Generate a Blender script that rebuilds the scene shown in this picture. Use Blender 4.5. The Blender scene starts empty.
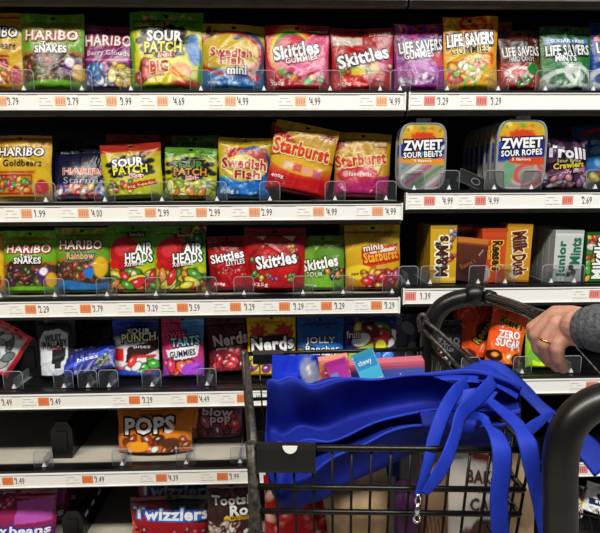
import bpy, math, random
import numpy as np
from mathutils import Vector, Matrix

SC = bpy.context.scene
COL = SC.collection
PI = math.pi
R = math.radians

# ------------------------------------------------------------------ camera
CAM_D, CAM_Z, FPX = 1.10, 1.25, 500.0
YAW, PITCH, ROLL = R(1.65), R(9.3), R(-0.26)
_F = np.array([math.sin(YAW)*math.cos(PITCH), math.cos(YAW)*math.cos(PITCH), -math.sin(PITCH)])
_R = np.cross(_F, [0, 0, 1.0]); _R /= np.linalg.norm(_R); _U = np.cross(_R, _F)
_c, _s = math.cos(ROLL), math.sin(ROLL)
_R, _U = _c*_R + _s*_U, -_s*_R + _c*_U
CAM_O = np.array([0, -CAM_D, CAM_Z])

def at(px, py, Y):
    """point of the place seen at (px, py) that lies at depth Y"""
    d = _F + _R*(px-300)/FPX + _U*(266.5-py)/FPX
    return CAM_O + d*((Y-CAM_O[1])/d[1])

def ad(px, py, d):
    return at(px, py, -CAM_D+d)

cd = bpy.data.cameras.new('camera'); cam = bpy.data.objects.new('camera', cd); COL.objects.link(cam)
cd.sensor_width = 36; cd.lens = 36*FPX/600; cd.clip_start = 0.02
M = Matrix.Identity(4)
for i in range(3):
    M[i][0], M[i][1], M[i][2], M[i][3] = _R[i], _U[i], -_F[i], CAM_O[i]
cam.matrix_world = M
SC.camera = cam

# ------------------------------------------------------------------ colour and materials
def lin(c):
    if isinstance(c, str):
        c = c.lstrip('#'); c = [int(c[i:i+2], 16)/255 for i in (0, 2, 4)]
    c = np.asarray(c, float)
    return np.where(c <= 0.04045, c/12.92, ((c+0.055)/1.055)**2.4)

def srgb(c):
    c = c.lstrip('#'); return np.array([int(c[i:i+2], 16)/255 for i in (0, 2, 4)])

def mat(name, color=None, rough=.5, metal=0., spec=.5, coat=0., bump=0., bscale=60., attr=False, var=0., vscale=20., sss=0., bdist=.004):
    m = bpy.data.materials.new(name); m.use_nodes = True
    nt = m.node_tree; b = nt.nodes['Principled BSDF']
    b.inputs['Roughness'].default_value = rough
    b.inputs['Metallic'].default_value = metal
    b.inputs['Specular IOR Level'].default_value = spec
    b.inputs['Coat Weight'].default_value = coat
    b.inputs['Coat Roughness'].default_value = .15
    tc = nt.nodes.new('ShaderNodeTexCoord')
    if attr:
        a = nt.nodes.new('ShaderNodeAttribute'); a.attribute_name = 'Col'
        nt.links.new(a.outputs['Color'], b.inputs['Base Color'])
    else:
        l = lin(color); b.inputs['Base Color'].default_value = (*l, 1)
        if var:
            n = nt.nodes.new('ShaderNodeTexNoise'); n.inputs['Scale'].default_value = vscale; n.inputs['Detail'].default_value = 5
            r = nt.nodes.new('ShaderNodeValToRGB')
            r.color_ramp.elements[0].position = .35; r.color_ramp.elements[1].position = .7
            r.color_ramp.elements[0].color = (*np.clip(l*(1-var), 0, 1), 1)
            r.color_ramp.elements[1].color = (*np.clip(l*(1+var), 0, 1), 1)
            nt.links.new(tc.outputs['Object'], n.inputs['Vector']); nt.links.new(n.outputs['Fac'], r.inputs['Fac'])
            nt.links.new(r.outputs['Color'], b.inputs['Base Color'])
    if bump:
        n = nt.nodes.new('ShaderNodeTexNoise'); n.inputs['Scale'].default_value = bscale; n.inputs['Detail'].default_value = 3
        bp = nt.nodes.new('ShaderNodeBump'); bp.inputs['Strength'].default_value = bump; bp.inputs['Distance'].default_value = bdist
        nt.links.new(tc.outputs['Object'], n.inputs['Vector']); nt.links.new(n.outputs['Fac'], bp.inputs['Height'])
        nt.links.new(bp.outputs['Normal'], b.inputs['Normal'])
    if sss:
        b.inputs['Subsurface Weight'].default_value = sss
        b.inputs['Subsurface Radius'].default_value = (.008, .003, .002)
        b.inputs['Subsurface Scale'].default_value = .6
    return m

def clear_mat(name, tint, gloss, rough):
    m = bpy.data.materials.new(name); m.use_nodes = True
    nt = m.node_tree; nt.nodes.clear()
    o = nt.nodes.new('ShaderNodeOutputMaterial'); t = nt.nodes.new('ShaderNodeBsdfTransparent')
    g = nt.nodes.new('ShaderNodeBsdfPrincipled'); x = nt.nodes.new('ShaderNodeMixShader'); f = nt.nodes.new('ShaderNodeLayerWeight')
    mp = nt.nodes.new('ShaderNodeMath'); mp.operation = 'MULTIPLY_ADD'
    f.inputs['Blend'].default_value = .25
    mp.inputs[1].default_value = .35; mp.inputs[2].default_value = gloss
    t.inputs['Color'].default_value = (*lin(tint), 1)
    g.inputs['Base Color'].default_value = (*lin('#c8ccd0'), 1); g.inputs['Roughness'].default_value = rough
    nt.links.new(f.outputs['Fresnel'], mp.inputs[0]); nt.links.new(mp.outputs[0], x.inputs['Fac'])
    nt.links.new(t.outputs[0], x.inputs[1]); nt.links.new(g.outputs[0], x.inputs[2]); nt.links.new(x.outputs[0], o.inputs['Surface'])
    return m

MT = dict(
    film=mat('glossy_film', attr=True, rough=.27, spec=.36, coat=.1, bump=.32, bscale=70),
    matte=mat('matte_film', attr=True, rough=.45, spec=.5, coat=.05, bump=.22, bscale=45),
    board=mat('printed_carton', attr=True, rough=.42, spec=.5, bump=.03, bscale=200),
    paper=mat('tag_paper', attr=True, rough=.6, spec=.3, bump=.02, bscale=300),
    white=mat('white_channel', '#f2f0ea', .45, bump=.02),
    lip=mat('black_shelf_enamel', '#0c0c0d', .35, var=.4, bump=.05, bscale=200, bdist=.001),
    deck=mat('pale_shelf_liner', '#bdb6a6', .6, var=.1, vscale=8, bump=.04),
    black=mat('black_board', '#060607', .6, var=.3),
    blackp=mat('black_plastic', '#0b0b0c', .38, bump=.05, bscale=120, bdist=.001),
    clear=clear_mat('clear_plastic', '#f4f5f6', .012, .12),
    edge=clear_mat('clear_plastic_edge', '#e8ecf0', .36, .2),
    smoke=clear_mat('smoky_plastic', '#70757a', .05, .15),
    wtip=mat('white_tip', '#efefef', .4, bump=.02),
    tube=mat('cart_handle_plastic', '#15140f', .33, spec=.5, var=.35, vscale=30, bump=.12, bscale=90, bdist=.001),
    wire=mat('cart_wire', '#16140f', .32, metal=.35, var=.5, vscale=60, bump=.1, bscale=200, bdist=.001),
    scuff=mat('scuffed_cart_wire', '#45413a', .38, metal=.4, var=.7, vscale=140, bump=.2, bscale=250, bdist=.001),
    barm=mat('cart_bar', '#0d0d0d', .16, spec=.7, coat=.5, bump=.02),
    tote=mat('blue_fabric_shaded', '#0e1f84', .7, spec=.25, var=.12, vscale=90, bump=.5, bscale=700, bdist=.0006),  # same cloth as the straps, darkened to hold the shade on the body
    strap=mat('blue_fabric_lit', '#142fa2', .65, spec=.3, var=.12, vscale=90, bump=.45, bscale=700, bdist=.0006),  # lighter copy of the tote cloth, light on straps and flaps in its colour
    chrome=mat('chrome', '#d8d8d8', .18, metal=1, bump=.02),
    gold=mat('gold', '#e6b85c', .2, metal=1, bump=.02),
    skin=mat('skin', '#c6907a', .5, spec=.4, var=.12, vscale=45, bump=.25, bscale=220, sss=.12, bdist=.0012),
    knit=mat('grey_knit', '#56575a', .85, spec=.2, var=.45, vscale=260, bump=.7, bscale=450, bdist=.0015),
    flange=mat('grey_flange', '#4a463e', .5, var=.2, bump=.02),
    floor=mat('floor_tile', '#a8a49a', .3, var=.1, vscale=3, bump=.02),
)

# ------------------------------------------------------------------ mesh building
class MB:
    def __init__(s): s.v = []; s.f = []; s.c = []; s.n = 0; s.mi = []; s.sm = []
    def add(s, V, F, C, mi=0, smooth=False):
        V = np.asarray(V, float).reshape(-1, 3); s.v.append(V)
        C = np.asarray(C, float)
        if C.ndim == 1: C = np.repeat(C[None], len(V), 0)
        s.c.append(C.reshape(-1, 3))
        n = s.n
        s.f += [tuple(int(i)+n for i in f) for f in F]
        s.mi += [mi]*len(F); s.sm += [smooth]*len(F)
        s.n += len(V)
    def grid(s, P, C, mi=0, smooth=True, skip=None, closed=False):
        a, b = P.shape[:2]; F = []
        for i in range(a-1):
            for j in range(b-1 if not closed else b):
                if skip is not None and skip[i, j]: continue
                k = (j+1) % b
                F.append((i*b+j, i*b+k, (i+1)*b+k, (i+1)*b+j))
        C = np.asarray(C, float)
        if C.ndim > 1: C = C.reshape(-1, 3)
        s.add(P.reshape(-1, 3), F, C, mi, smooth)
    def box(s, x0, x1, y0, y1, z0, z1, c=(.5, .5, .5), mi=0):
        V = [(x, y, z) for x in (x0, x1) for y in (y0, y1) for z in (z0, z1)]
        s.add(V, [(0, 1, 3, 2), (4, 6, 7, 5), (0, 4, 5, 1), (2, 3, 7, 6), (0, 2, 6, 4), (1, 5, 7, 3)], c, mi)
    def tube(s, pts, r, n=8, c=(.5, .5, .5), mi=0, cap=True, flat=None):
        pts = [np.asarray(p, float) for p in pts]; k = len(pts)
        rr = r if hasattr(r, '__len__') else [r]*k
        up = None; rings = []
        for i, p in enumerate(pts):
            t = pts[min(i+1, k-1)]-pts[max(i-1, 0)]; t = t/(np.linalg.norm(t)+1e-12)
            if up is None:
                a = np.array([0, 0, 1.]) if abs(t[2]) < .9 else np.array([1., 0, 0])
                up = np.cross(np.cross(t, a), t)
            up = up-t*(up@t); up /= np.linalg.norm(up)+1e-12
            sd = np.cross(t, up)
            rings.append([p+rr[i]*(math.cos(q)*sd+math.sin(q)*up) for q in np.linspace(0, 2*PI, n, endpoint=False)])
        P = np.array(rings); base = s.n
        s.grid(P, c, mi, True, closed=True)
        if cap:
            s.f.append(tuple(base+j for j in range(n))[::-1]); s.f.append(tuple(base+(k-1)*n+j for j in range(n)))
            s.mi += [mi, mi]; s.sm += [False, False]
    def build(s, name, mats, parent=None, loc=None):
        V = np.concatenate(s.v); C = np.concatenate(s.c)
        me = bpy.data.meshes.new(name); me.from_pydata(V.tolist(), [], s.f)
        ca = me.color_attributes.new('Col', 'FLOAT_COLOR', 'POINT')
        ca.data.foreach_set('color', np.concatenate([C, np.ones((len(C), 1))], 1).astype(np.float32).ravel())
        if not isinstance(mats, (list, tuple)): mats = [mats]
        for m in mats: me.materials.append(m)
        me.polygons.foreach_set('material_index', np.array(s.mi, np.int32))
        me.polygons.foreach_set('use_smooth', np.array(s.sm, bool))
        me.update()
        o = bpy.data.objects.new(name, me); COL.objects.link(o)
        if parent: o.parent = parent
        if loc is not None: o.location = loc
        return o

def catmull(pts, n=8):
    P = [np.asarray(p, float) for p in pts]; P = [2*P[0]-P[1]]+P+[2*P[-1]-P[-2]]; out = []
    for i in range(1, len(P)-2):
        a, b, c, d = P[i-1:i+3]
        for t in np.linspace(0, 1, n, endpoint=False):
            out.append(.5*(2*b+(c-a)*t+(2*a-5*b+4*c-d)*t*t+(3*b-a-3*c+d)*t**3))
    out.append(P[-2]); return out

def rbox(name, sx, sy, sz, bev, m, parent=None, loc=(0, 0, 0), seg=2):
    import bmesh
    bm = bmesh.new(); bmesh.ops.create_cube(bm, size=1)
    bmesh.ops.scale(bm, vec=(sx, sy, sz), verts=bm.verts)
    if bev: bmesh.ops.bevel(bm, geom=bm.edges[:], offset=bev, segments=seg, affect='EDGES', profile=.5)
    me = bpy.data.meshes.new(name); bm.to_mesh(me); bm.free(); me.materials.append(m)
    o = bpy.data.objects.new(name, me); COL.objects.link(o); o.location = loc
    if parent: o.parent = parent
    return o

def empty(name, loc=(0, 0, 0), rot=(0, 0, 0)):
    o = bpy.data.objects.new(name, None); COL.objects.link(o); o.location = loc; o.rotation_euler = rot
    o.empty_display_size = .02
    return o

LABELS = {}
def tag(o, label, cat, group=None):
    nw = len(label.split())
    if not 4 <= nw <= 16: print('LABEL LENGTH', nw, label)
    if label in LABELS: print('DUP LABEL', label)
    LABELS[label] = 1
    o['label'] = label; o['category'] = cat
    if group: o['group'] = group
    return o

def struct(o, name=None): o['kind'] = 'structure'; return o

def copy_tree(o, parent=None):
    c = o.copy(); COL.objects.link(c)
    if parent: c.parent = parent
    for ch in list(o.children): copy_tree(ch, c)
    return c

# ------------------------------------------------------------------ lettering (outlines of letters as flat geometry)
_TX = {}
def glyphs(body, off):
    k = (body, round(off, 4))
    if k not in _TX:
        cu = bpy.data.curves.new('t', 'FONT'); cu.body = body; cu.offset = off; cu.resolution_u = 2; cu.space_character = 1.07; cu.fill_mode = 'FRONT'
        ob = bpy.data.objects.new('t', cu); me = ob.to_mesh()
        V = np.array([v.co[:2] for v in me.vertices]).reshape(-1, 2); F = [tuple(p.vertices) for p in me.polygons]
        ob.to_mesh_clear(); bpy.data.objects.remove(ob); bpy.data.curves.remove(cu)
        _TX[k] = (V, F)
    return _TX[k]

def text_layers(t, W, H):
    """t: dict s,u,v,w,h,c,o,rot,shear,arc -> list of (points in metres about the lower left corner, faces, colour)"""
    out = []
    base, _ = glyphs(t['s'], 0)
    lo, hi = base.min(0), base.max(0); sz = hi-lo
    bold = t.get('b', .02)*.62
    layers = []
    if t.get('o'): layers.append((bold+.025+t.get('ow', .045)*1.35, t['o'], 0))
    layers.append((bold, t['c'], 1))
    for off, col, lv in layers:
        V, F = glyphs(t['s'], off)
        q = (V-(lo+hi)/2)/sz
        q = q*np.array([t['w']*W, t['h']*H])
        nx = q[:, 0]/(t['w']*W)
        if t.get('arc'): q[:, 1] += t['arc']*H*(1-4*nx*nx)
        if t.get('grow'): q[:, 1] *= 1+t['grow']*2*nx
        if t.get('shear'): q[:, 0] += t['shear']*q[:, 1]
        a = R(t.get('rot', 0)); ca, sa = math.cos(a), math.sin(a)
        q = np.stack([q[:, 0]*ca-q[:, 1]*sa, q[:, 0]*sa+q[:, 1]*ca], 1)
        q += np.array([t['u']*W, t['v']*H])
        out.append((q, F, lin(col), lv))
    return out

def T(s, u, v, w, h, c, o=None, rot=0, **k):
    d = dict(s=s, u=u, v=v, w=w, h=h, c=c, o=o, rot=rot); d.update(k); return d

# ------------------------------------------------------------------ printed artwork, painted per vertex
class Art:
    def __init__(s, U, V, asp, seed=0):
        s.U, s.V, s.asp = U, V, asp; s.C = np.ones(U.shape+(3,))*.5; s.rng = random.Random(seed)
        s.s = 1.2/U.shape[1]
    def put(s, m, c):
        m = np.clip(m, 0, 1)[..., None]; s.C = s.C*(1-m)+srgb(c)*m
    def fill(s, c): s.C[:] = srgb(c)
    def vg(s, stops):
        vs = [a for a, _ in stops]; cs = np.array([srgb(c) for _, c in stops])
        for k in range(3): s.C[..., k] = np.interp(s.V, vs, cs[:, k])
    def rect(s, u0, v0, u1, v1, c, e=None):
        e = e or s.s
        m = np.minimum(np.minimum(s.U-u0, u1-s.U), np.minimum(s.V-v0, v1-s.V)/s.asp)/e+.5; s.put(m, c)
    def _l(s, u, v, rot):
        x = (s.U-u)*s.asp; y = s.V-v; a = R(rot); return x*math.cos(a)+y*math.sin(a), -x*math.sin(a)+y*math.cos(a)
    def ell(s, u, v, ru, rv, c, rot=0):
        x, y = s._l(u, v, rot); ru *= s.asp
        d = np.sqrt((x/ru)**2+(y/rv)**2)+1e-9; s.put((1-d)*min(ru, rv)/s.s/s.asp+.5, c)
    def ring(s, u, v, ru, rv, th, c, rot=0, half=False):
        x, y = s._l(u, v, rot); ru *= s.asp
        d = np.sqrt((x/ru)**2+(y/rv)**2)
        m = (th/2-np.abs(d-1))*min(ru, rv)/s.s/s.asp+.5
        if half: m = np.where(y > 0, m, 0)
        s.put(m, c)
    def band(s, f, th, c):
        """stripe about v = f(u)"""
        s.put((th/2-np.abs(s.V-f(s.U)))/s.s/s.asp+.5, c)
    def below(s, f, c): s.put((f(s.U)-s.V)/s.s/s.asp+.5, c)
    def above(s, f, c): s.put((s.V-f(s.U))/s.s/s.asp+.5, c)
    def poly(s, pts, c):
        ins = np.zeros(s.U.shape, bool); n = len(pts)
        for i in range(n):
            (x0, y0), (x1, y1) = pts[i], pts[(i+1) % n]
            if y0 == y1: continue
            cond = ((y0 > s.V) != (y1 > s.V)) & (s.U < (x1-x0)*(s.V-y0)/(y1-y0)+x0); ins ^= cond
        s.put(ins.astype(float), c)
    def blobs(s, u0, v0, u1, v1, cols, n, r, dark='#20100a', hl=True, long=1.6):
        for _ in range(n):
            u, v = s.rng.uniform(u0, u1), s.rng.uniform(v0, v1); c = s.rng.choice(cols); q = r*s.rng.uniform(.7, 1.3); ro = s.rng.uniform(0, 180)
            if dark: s.ell(u, v, q*long*1.15/s.asp, q*1.15, dark, ro)
            s.ell(u, v, q*long/s.asp, q, c, ro)
            if hl: s.ell(u-.2*q/s.asp, v+.3*q, q*.4/s.asp, q*.2, '#ffffff', ro)
    def splat(s, u, v, ru, rv, c, n=9):
        s.ell(u, v, ru, rv, c)
        for k in range(n):
            a = 2*PI*k/n+s.rng.uniform(-.2, .2); e = s.rng.uniform(.95, 1.25)
            s.ell(u+ru*e*math.cos(a), v+rv*e*math.sin(a), ru*.22, rv*.26, c)

# ------------------------------------------------------------------ bags
def pouch_surface(w, h, d, kind, seal, seed, nx, ny, wr=1.0):
    rng = np.random.RandomState(seed)
    u = np.linspace(-1, 1, nx)[None, :].repeat(ny, 0); v = np.linspace(0, 1, ny)[:, None].repeat(nx, 1)
    top = 1-seal
    q = np.clip(v/top, 0, 1)
    if kind == 'pillow': pv = np.clip(np.sin(PI*np.clip(q, 0, 1)), 0, 1)**.55
    else: pv = np.clip(q/.07, 0, 1)**.5*np.clip(1-q, 0, 1)**.62*1.12
    pu = np.clip(1-np.abs(u)**2.6, 0, 1)**.7
    th = d/2*pu*pv
    x = u*w/2*(1-.035*pv)
    x += w*.006*np.sin(v*9+seed)*np.abs(u)
    z = v*h
    # creases
    cr = np.zeros_like(x)
    X = u*w/2; Z = v*h
    for k in range(26):
        cx, cz = rng.uniform(-w/2, w/2), rng.uniform(0, h); a = rng.uniform(0, PI)
        if k < 9: cz = rng.uniform(.75, 1)*h; a = rng.normal(PI/2, .35)
        elif k < 16: cz = rng.uniform(0, .2)*h; a = rng.normal(PI/2, .4)
        t = (X-cx)*math.cos(a)+(Z-cz)*math.sin(a); n = -(X-cx)*math.sin(a)+(Z-cz)*math.cos(a)
        L = rng.uniform(.012, .04); wd = rng.uniform(.0025, .006)
        cr += rng.choice([-1, 1])*rng.uniform(.0006, .0018)*np.exp(-(t/L)**2)*np.exp(-(n/wd)**2)
    for k in range(7):
        cx, cz = rng.uniform(-w/2, w/2), rng.uniform(.1*h, .8*h); L = rng.uniform(.012, .025)
        cr += rng.uniform(-.002, .0035)*np.exp(-((X-cx)**2+(Z-cz)**2)/L**2)
    edge = np.clip((1-np.abs(u))*6, 0, 1)*np.clip(v*14, 0, 1)
    y = -th-cr*edge*wr
    wave = .0035*np.sin(u*3.1+seed*1.7)*np.clip((v-.55)/.45, 0, 1)
    return u, v, x, y+wave, z, th, wave

def make_bag(w, h, d, design, kind='stand', seal=.1, seed=1, film='film', nx=56, ny=72, hole=True, name='candy_bag', wr=1.0, alb=1.0):
    root = empty(name)
    u, v, x, y, z, th, wave = pouch_surface(w, h, d, kind, seal, seed, nx, ny, wr)
    A = Art((u+1)/2, v, w/h, seed); texts = design(A) or []
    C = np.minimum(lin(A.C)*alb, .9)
    P = np.stack([x, y, z], -1)
    k = int(round((1-seal)*(ny-1)))
    mb = MB()
    mb.grid(P[:k+1], C[:k+1])
    back = P[:k+1].copy(); back[..., 1] = (th+wave)[:k+1]
    mb.grid(back[::2, ::2][:, ::-1] if k % 2 == 0 else np.concatenate([back[::2, ::2], back[k:k+1, ::2]])[:, ::-1],
            np.repeat(np.repeat(C[2:3, 2:3], 1, 0), 1, 1).reshape(3)*.8)
    # lettering printed on the front
    def surf(q, lv):
        fu = np.clip(q[:, 0]/w, 0.01, .99)*(nx-1); fv = np.clip(q[:, 1]/h, 0.005, .995)*(ny-1)
        i = np.clip(fu.astype(int), 0, nx-2); j = np.clip(fv.astype(int), 0, ny-2); a = (fu-i)[:, None]; b = (fv-j)[:, None]
        S = P[j, i]*(1-a)*(1-b)+P[j, i+1]*a*(1-b)+P[j+1, i]*(1-a)*b+P[j+1, i+1]*a*b
        S[:, 1] -= .0011+.0006*lv
        return S
    for t in texts:
        for q, F, c, lv in text_layers(t, w, h):
            mb.add(surf(q, lv), F, np.minimum(c*alb, .88))
    mb.build('pouch', MT[film], root)
    # crimped top seal
    sb = MB(); S = P[k:].copy(); r = (np.arange(S.shape[0]) % 2)[:, None]*.0005
    S[..., 1] -= r
    sk = None
    if hole and S.shape[0] > 4:
        uc = (u[k:-1, :-1]+u[k:-1, 1:])/2; vc = (v[k:-1, :-1]+v[k+1:, :-1])/2; vm = 1-seal*.5
        sk = ((uc/.09)**2+((vc-vm)/(seal*.22))**2) < 1
    sb.grid(S, C[k:], skip=sk)
    S2 = S.copy(); S2[..., 1] += .0012+2*r
    sb.grid(S2[:, ::-1], C[k:, ::-1], skip=None if sk is None else sk[:, ::-1])
    sb.build('top_seal', MT[film], root)
    return root

def make_carton(w, h, d, design, seed=1, side='#888888', name='candy_box', nx=36, ny=60, alb=1.0):
    root = empty(name)
    u = np.linspace(0, 1, nx)[None, :].repeat(ny, 0); v = np.linspace(0, 1, ny)[:, None].repeat(nx, 1)
    A = Art(u, v, w/h, seed); texts = design(A) or []
    mb = MB(); P = np.stack([(u-.5)*w, u*0-d/2, v*h], -1)
    mb.grid(P, np.minimum(lin(A.C)*alb, .9), smooth=False)
    c = np.minimum(lin(side)*alb, .9); e = 0.0
    x0, x1, y0, y1 = -w/2, w/2, -d/2, d/2
    V = [(x0, y0, 0), (x1, y0, 0), (x1, y1, 0), (x0, y1, 0), (x0, y0, h), (x1, y0, h), (x1, y1, h), (x0, y1, h)]
    mb.add(V, [(0, 3, 7, 4), (1, 5, 6, 2), (3, 2, 6, 7), (0, 1, 2, 3)], c)
    for t in texts:
        for q, F, cc, lv in text_layers(t, w, h):
            mb.add(np.stack([q[:, 0]-w/2, -d/2-.0004-.0004*lv+q[:, 0]*0, q[:, 1]], 1), F, cc)
    mb.build('carton', MT['board'], root)
    fb = MB(); fb.box(x0, x1, y0, y1, h-.0002, h+.0008, c); fb.box(x0+.002, x1-.002, y0-.0004, y0+.0004, h-.006, h+.0006, c)
    fb.build('end_flap', MT['board'], root)
    return root
# ------------------------------------------------------------------ printed designs
GUM = ['#e02020', '#f08a18', '#f4d020', '#3fae30', '#f6f0c8', '#d83a80']
def wav(v, a, f=1, p=0): return lambda u: v+a*np.sin(u*2*PI*f+p)
def bow(v, a): return lambda u: v+a*(1-4*(u-.5)**2)

def d_goldbears(A):
    A.vg([(0, '#b98a14'), (.3, '#d9a81e'), (.75, '#e2b62c'), (1, '#c09020')])
    A.rect(0, .93, 1, 1, '#8a1410'); A.rect(0, .955, 1, 1, '#cfa028')
    A.rect(.0, .08, .72, .40, '#a01c14'); A.rect(.0, .10, .70, .37, '#c98a20')
    A.blobs(.03, .13, .68, .35, GUM, 34, .03)
    A.ell(.88, .30, .13, .2, '#e8c024'); A.ell(.86, .2, .1, .12, '#c8202a')
    A.rect(0, .0, 1, .09, '#c59a28'); A.rect(0, .085, .75, .115, '#a81812')
    A.rect(0, .42, .76, .445, '#a81812')
    return [T('HARIBO', .52, .745, .74, .13, '#ffffff', '#151010', b=.03), T('Goldbears', .55, .575, .64, .10, '#1a1208', b=.02)]

def d_snakes(A, mid='#6fae22'):
    A.vg([(0, '#5e9c1c'), (.5, mid), (1, '#6aa024')])
    A.blobs(.0, .86, 1, .98, ['#7fb83a', '#5c9420', '#8cc040'], 26, .03, dark=None, hl=False)
    A.rect(0, .845, 1, .875, '#a86a1c')
    A.band(bow(.47, .03), .05, '#c06818')
    A.below(bow(.45, .03), '#4c3a1a')
    A.blobs(.02, .14, .98, .42, ['#5a2a5e', '#a43a2a', '#5c6a1e', '#2f4a1a', '#8a5a22', '#402028'], 60, .032, long=2.4)
    A.ell(.82, .30, .14, .13, '#5b2a68'); A.ell(.80, .36, .07, .06, '#f2e8f2'); A.ell(.92, .22, .09, .12, '#e2b020')
    A.below(bow(.10, .03), '#6cae24')
    return [T('HARIBO', .5, .715, .82, .125, '#f6f0e4', '#b01414', b=.035, ow=.05), T('Twin', .47, .60, .24, .06, '#ffffff', '#2a1410', b=.03), T('SNAKES', .5, .53, .5, .09, '#ffffff', '#241008', b=.05, ow=.07)]

def d_clouds(A):
    A.vg([(0, '#7a1c66'), (.5, '#8c1e74'), (1, '#7c2058')])
    A.rect(0, .93, 1, .95, '#a84a2a'); A.band(bow(.5, -.04), .02, '#e49cc8')
    A.below(bow(.43, -.03), '#6a1c7c'); A.below(bow(.38, -.03), '#7c4ab0')
    A.blobs(.05, .12, .6, .36, ['#e8e4f4', '#6aa0e0', '#e890b8', '#f4f0ff', '#4a80d0'], 26, .06)
    A.blobs(.6, .12, .98, .4, ['#f0d020', '#f4e060', '#e8b818', '#fff0a0'], 14, .06)
    A.rect(0, 0, 1, .06, '#3a1050')
    return [T('HARIBO', .53, .77, .92, .16, '#f8f2f0', '#a01420', b=.03), T('Berry Clouds', .53, .565, .84, .10, '#f4e4f0', b=.01)]

def d_sourbig(A):
    A.vg([(0, '#d2c818'), (.35, '#eede22'), (.7, '#d4cc1e'), (1, '#4f9e1e')])
    A.above(bow(.76, .06), '#4e9c22'); A.blobs(.05, .86, .95, .96, ['#78b040', '#3f8a1c', '#a83a1c', '#e0a030'], 26, .026, dark=None)
    A.poly([(0, 0), (0, .8), (.08, .6), (.06, .3), (.1, 0)], '#6cae22'); A.poly([(1, 0), (1, .5), (.93, .3), (.94, 0)], '#5ca424')
    A.splat(.48, .63, .30, .17, '#0f0d0a', 14)
    A.rect(.06, .78, .5, .88, '#2a4a14')
    A.blobs(.12, .14, .30, .33, ['#d82a1a', '#e84a2a'], 8, .055); A.ell(.71, .24, .15, .10, '#e88a18'); A.ell(.71, .22, .1, .05, '#f0a840')
    A.ell(.88, .62, .08, .1, '#3a78b8'); A.ell(.9, .45, .09, .14, '#3f80c4'); A.ell(.83, .5, .05, .06, '#4a8ccc')
    A.rect(0, 0, 1, .05, '#3e9422'); A.ell(.8, .07, .2, .04, '#c83a1c')
    return [T('SOUR', .49, .68, .46, .13, '#ffffff', '#0c0c0c', b=.06, ow=.06), T('PATCH', .47, .535, .5, .13, '#f6f028', '#0c0c0c', b=.05, ow=.06), T('Kids', .52, .435, .2, .06, '#e02020', '#ffffff', b=.04),
            T('BIG', .42, .29, .24, .13, '#d81e14', '#f8e8a0', b=.06, rot=4), T('DOUBLE SIZE', .28, .83, .38, .05, '#e8e028', b=.02), T('KIDS', .42, .2, .15, .05, '#d81e14', '#f8e8a0', b=.04)]

def d_fishmini(A):
    A.vg([(0, '#1c62a8'), (.2, '#2a78c0'), (.34, '#c8a81c'), (.7, '#d8b422'), (1, '#b8981c')])
    A.below(wav(.26, .05, 1, .6), '#2070b8'); A.ring(.72, .52, .26, .34, .22, '#2a4c90'); A.ring(.42, .55, .52, .33, .14, '#c02418'); A.ell(.45, .55, .36, .22, '#dcb822')
    A.blobs(.06, .84, .35, .92, ['#1a1a1a', '#2f3f22'], 5, .03, dark=None, hl=False)
    A.blobs(.05, .04, .95, .2, ['#3a90d8', '#80c0f0', '#1a5aa0'], 22, .03, dark=None); A.ell(.85, .2, .1, .06, '#c82c20')
    return [T('Swedish', .46, .56, .66, .13, '#c81c1c', '#f4e4b0', b=.05, ow=.04), T('Fish', .48, .44, .38, .12, '#c81c1c', '#f4e4b0', b=.05), T('mini', .56, .285, .30, .11, '#ffffff', '#1c2c60', b=.04), T('300g', .18, .09, .2, .05, '#ffffff')]

def rainbow(A, u, v, r):
    for k, c in enumerate(['#d02028', '#e87820', '#ecd028', '#3c9c38', '#2c58b0', '#6a3088']):
        A.ell(u, v, (r-.055*k)/A.asp*.9, r-.055*k, c)

def d_skgummies(A):
    A.vg([(0, '#c01430'), (.4, '#e03860'), (.8, '#d02a50'), (1, '#a81824')])
    rainbow(A, .38, .62, .44); A.ell(.42, .55, .30, .30, '#d8284a'); A.poly([(.3, 0), (.2, .6), (1, .9), (1, 0)], '#e04878')
    A.ell(.72, .38, .25, .25, '#f07098'); A.rect(.68, .86, .98, .96, '#a0141c')
    A.blobs(.1, .08, .9, .2, ['#d82028', '#48a030', '#ec8c20', '#c81c40'], 8, .06, long=1.05)
    A.below(lambda u: .22-.1*u, '#b4141f'); A.ell(.66, .13, .07, .06, '#4aa838'); A.ell(.43, .18, .06, .05, '#e88420'); A.ell(.25, .28, .06, .06, '#58a83c')
    return [T('Skittles', .48, .61, .70, .20, '#ffffff', '#5a0c18', rot=10, b=.05, ow=.03), T('GUMMIES', .56, .475, .5, .085, '#ffffff', '#a01838', rot=10, b=.03), T('300g', .17, .10, .2, .07, '#ffffff'), T('SHAREABLE', .82, .9, .28, .03, '#ffffff')]

def d_skittles(A, base='#c01418', sub=None):
    A.vg([(0, base), (.6, base), (1, '#941014')])
    A.rect(.02, .72, .5, .86, '#d8c4b4') if sub else None
    A.poly([(0, .2), (1, .55), (1, .40), (.55, .05), (.0, .0)], '#cc1c1c')
    A.ell(.30, .35, .22, .09, '#78a828', 15); A.ell(.62, .38, .25, .10, '#e8b420', -15); A.ell(.45, .28, .2, .06, '#f0d83c'); A.ell(.88, .42, .14, .14, '#d83070')
    A.blobs(.12, .28, .95, .44, ['#e8c020', '#d82a20', '#88b028', '#f0e0a0'], 14, .032, long=1.1); A.blobs(.1, .05, .9, .2, ['#d41818', '#e84030'], 10, .05, dark=None)
    A.rect(.58, .84, .97, .95, '#d8281c')
    return [T('Skittles', .5, .53, .82, .20, '#ffffff', '#4a080c', rot=14, b=.055, ow=.03), T('SHAREABLE', .78, .895, .34, .06, '#f4e0d0', b=.02), T('170g', .2, .10, .2, .06, '#ffffff')]

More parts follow.
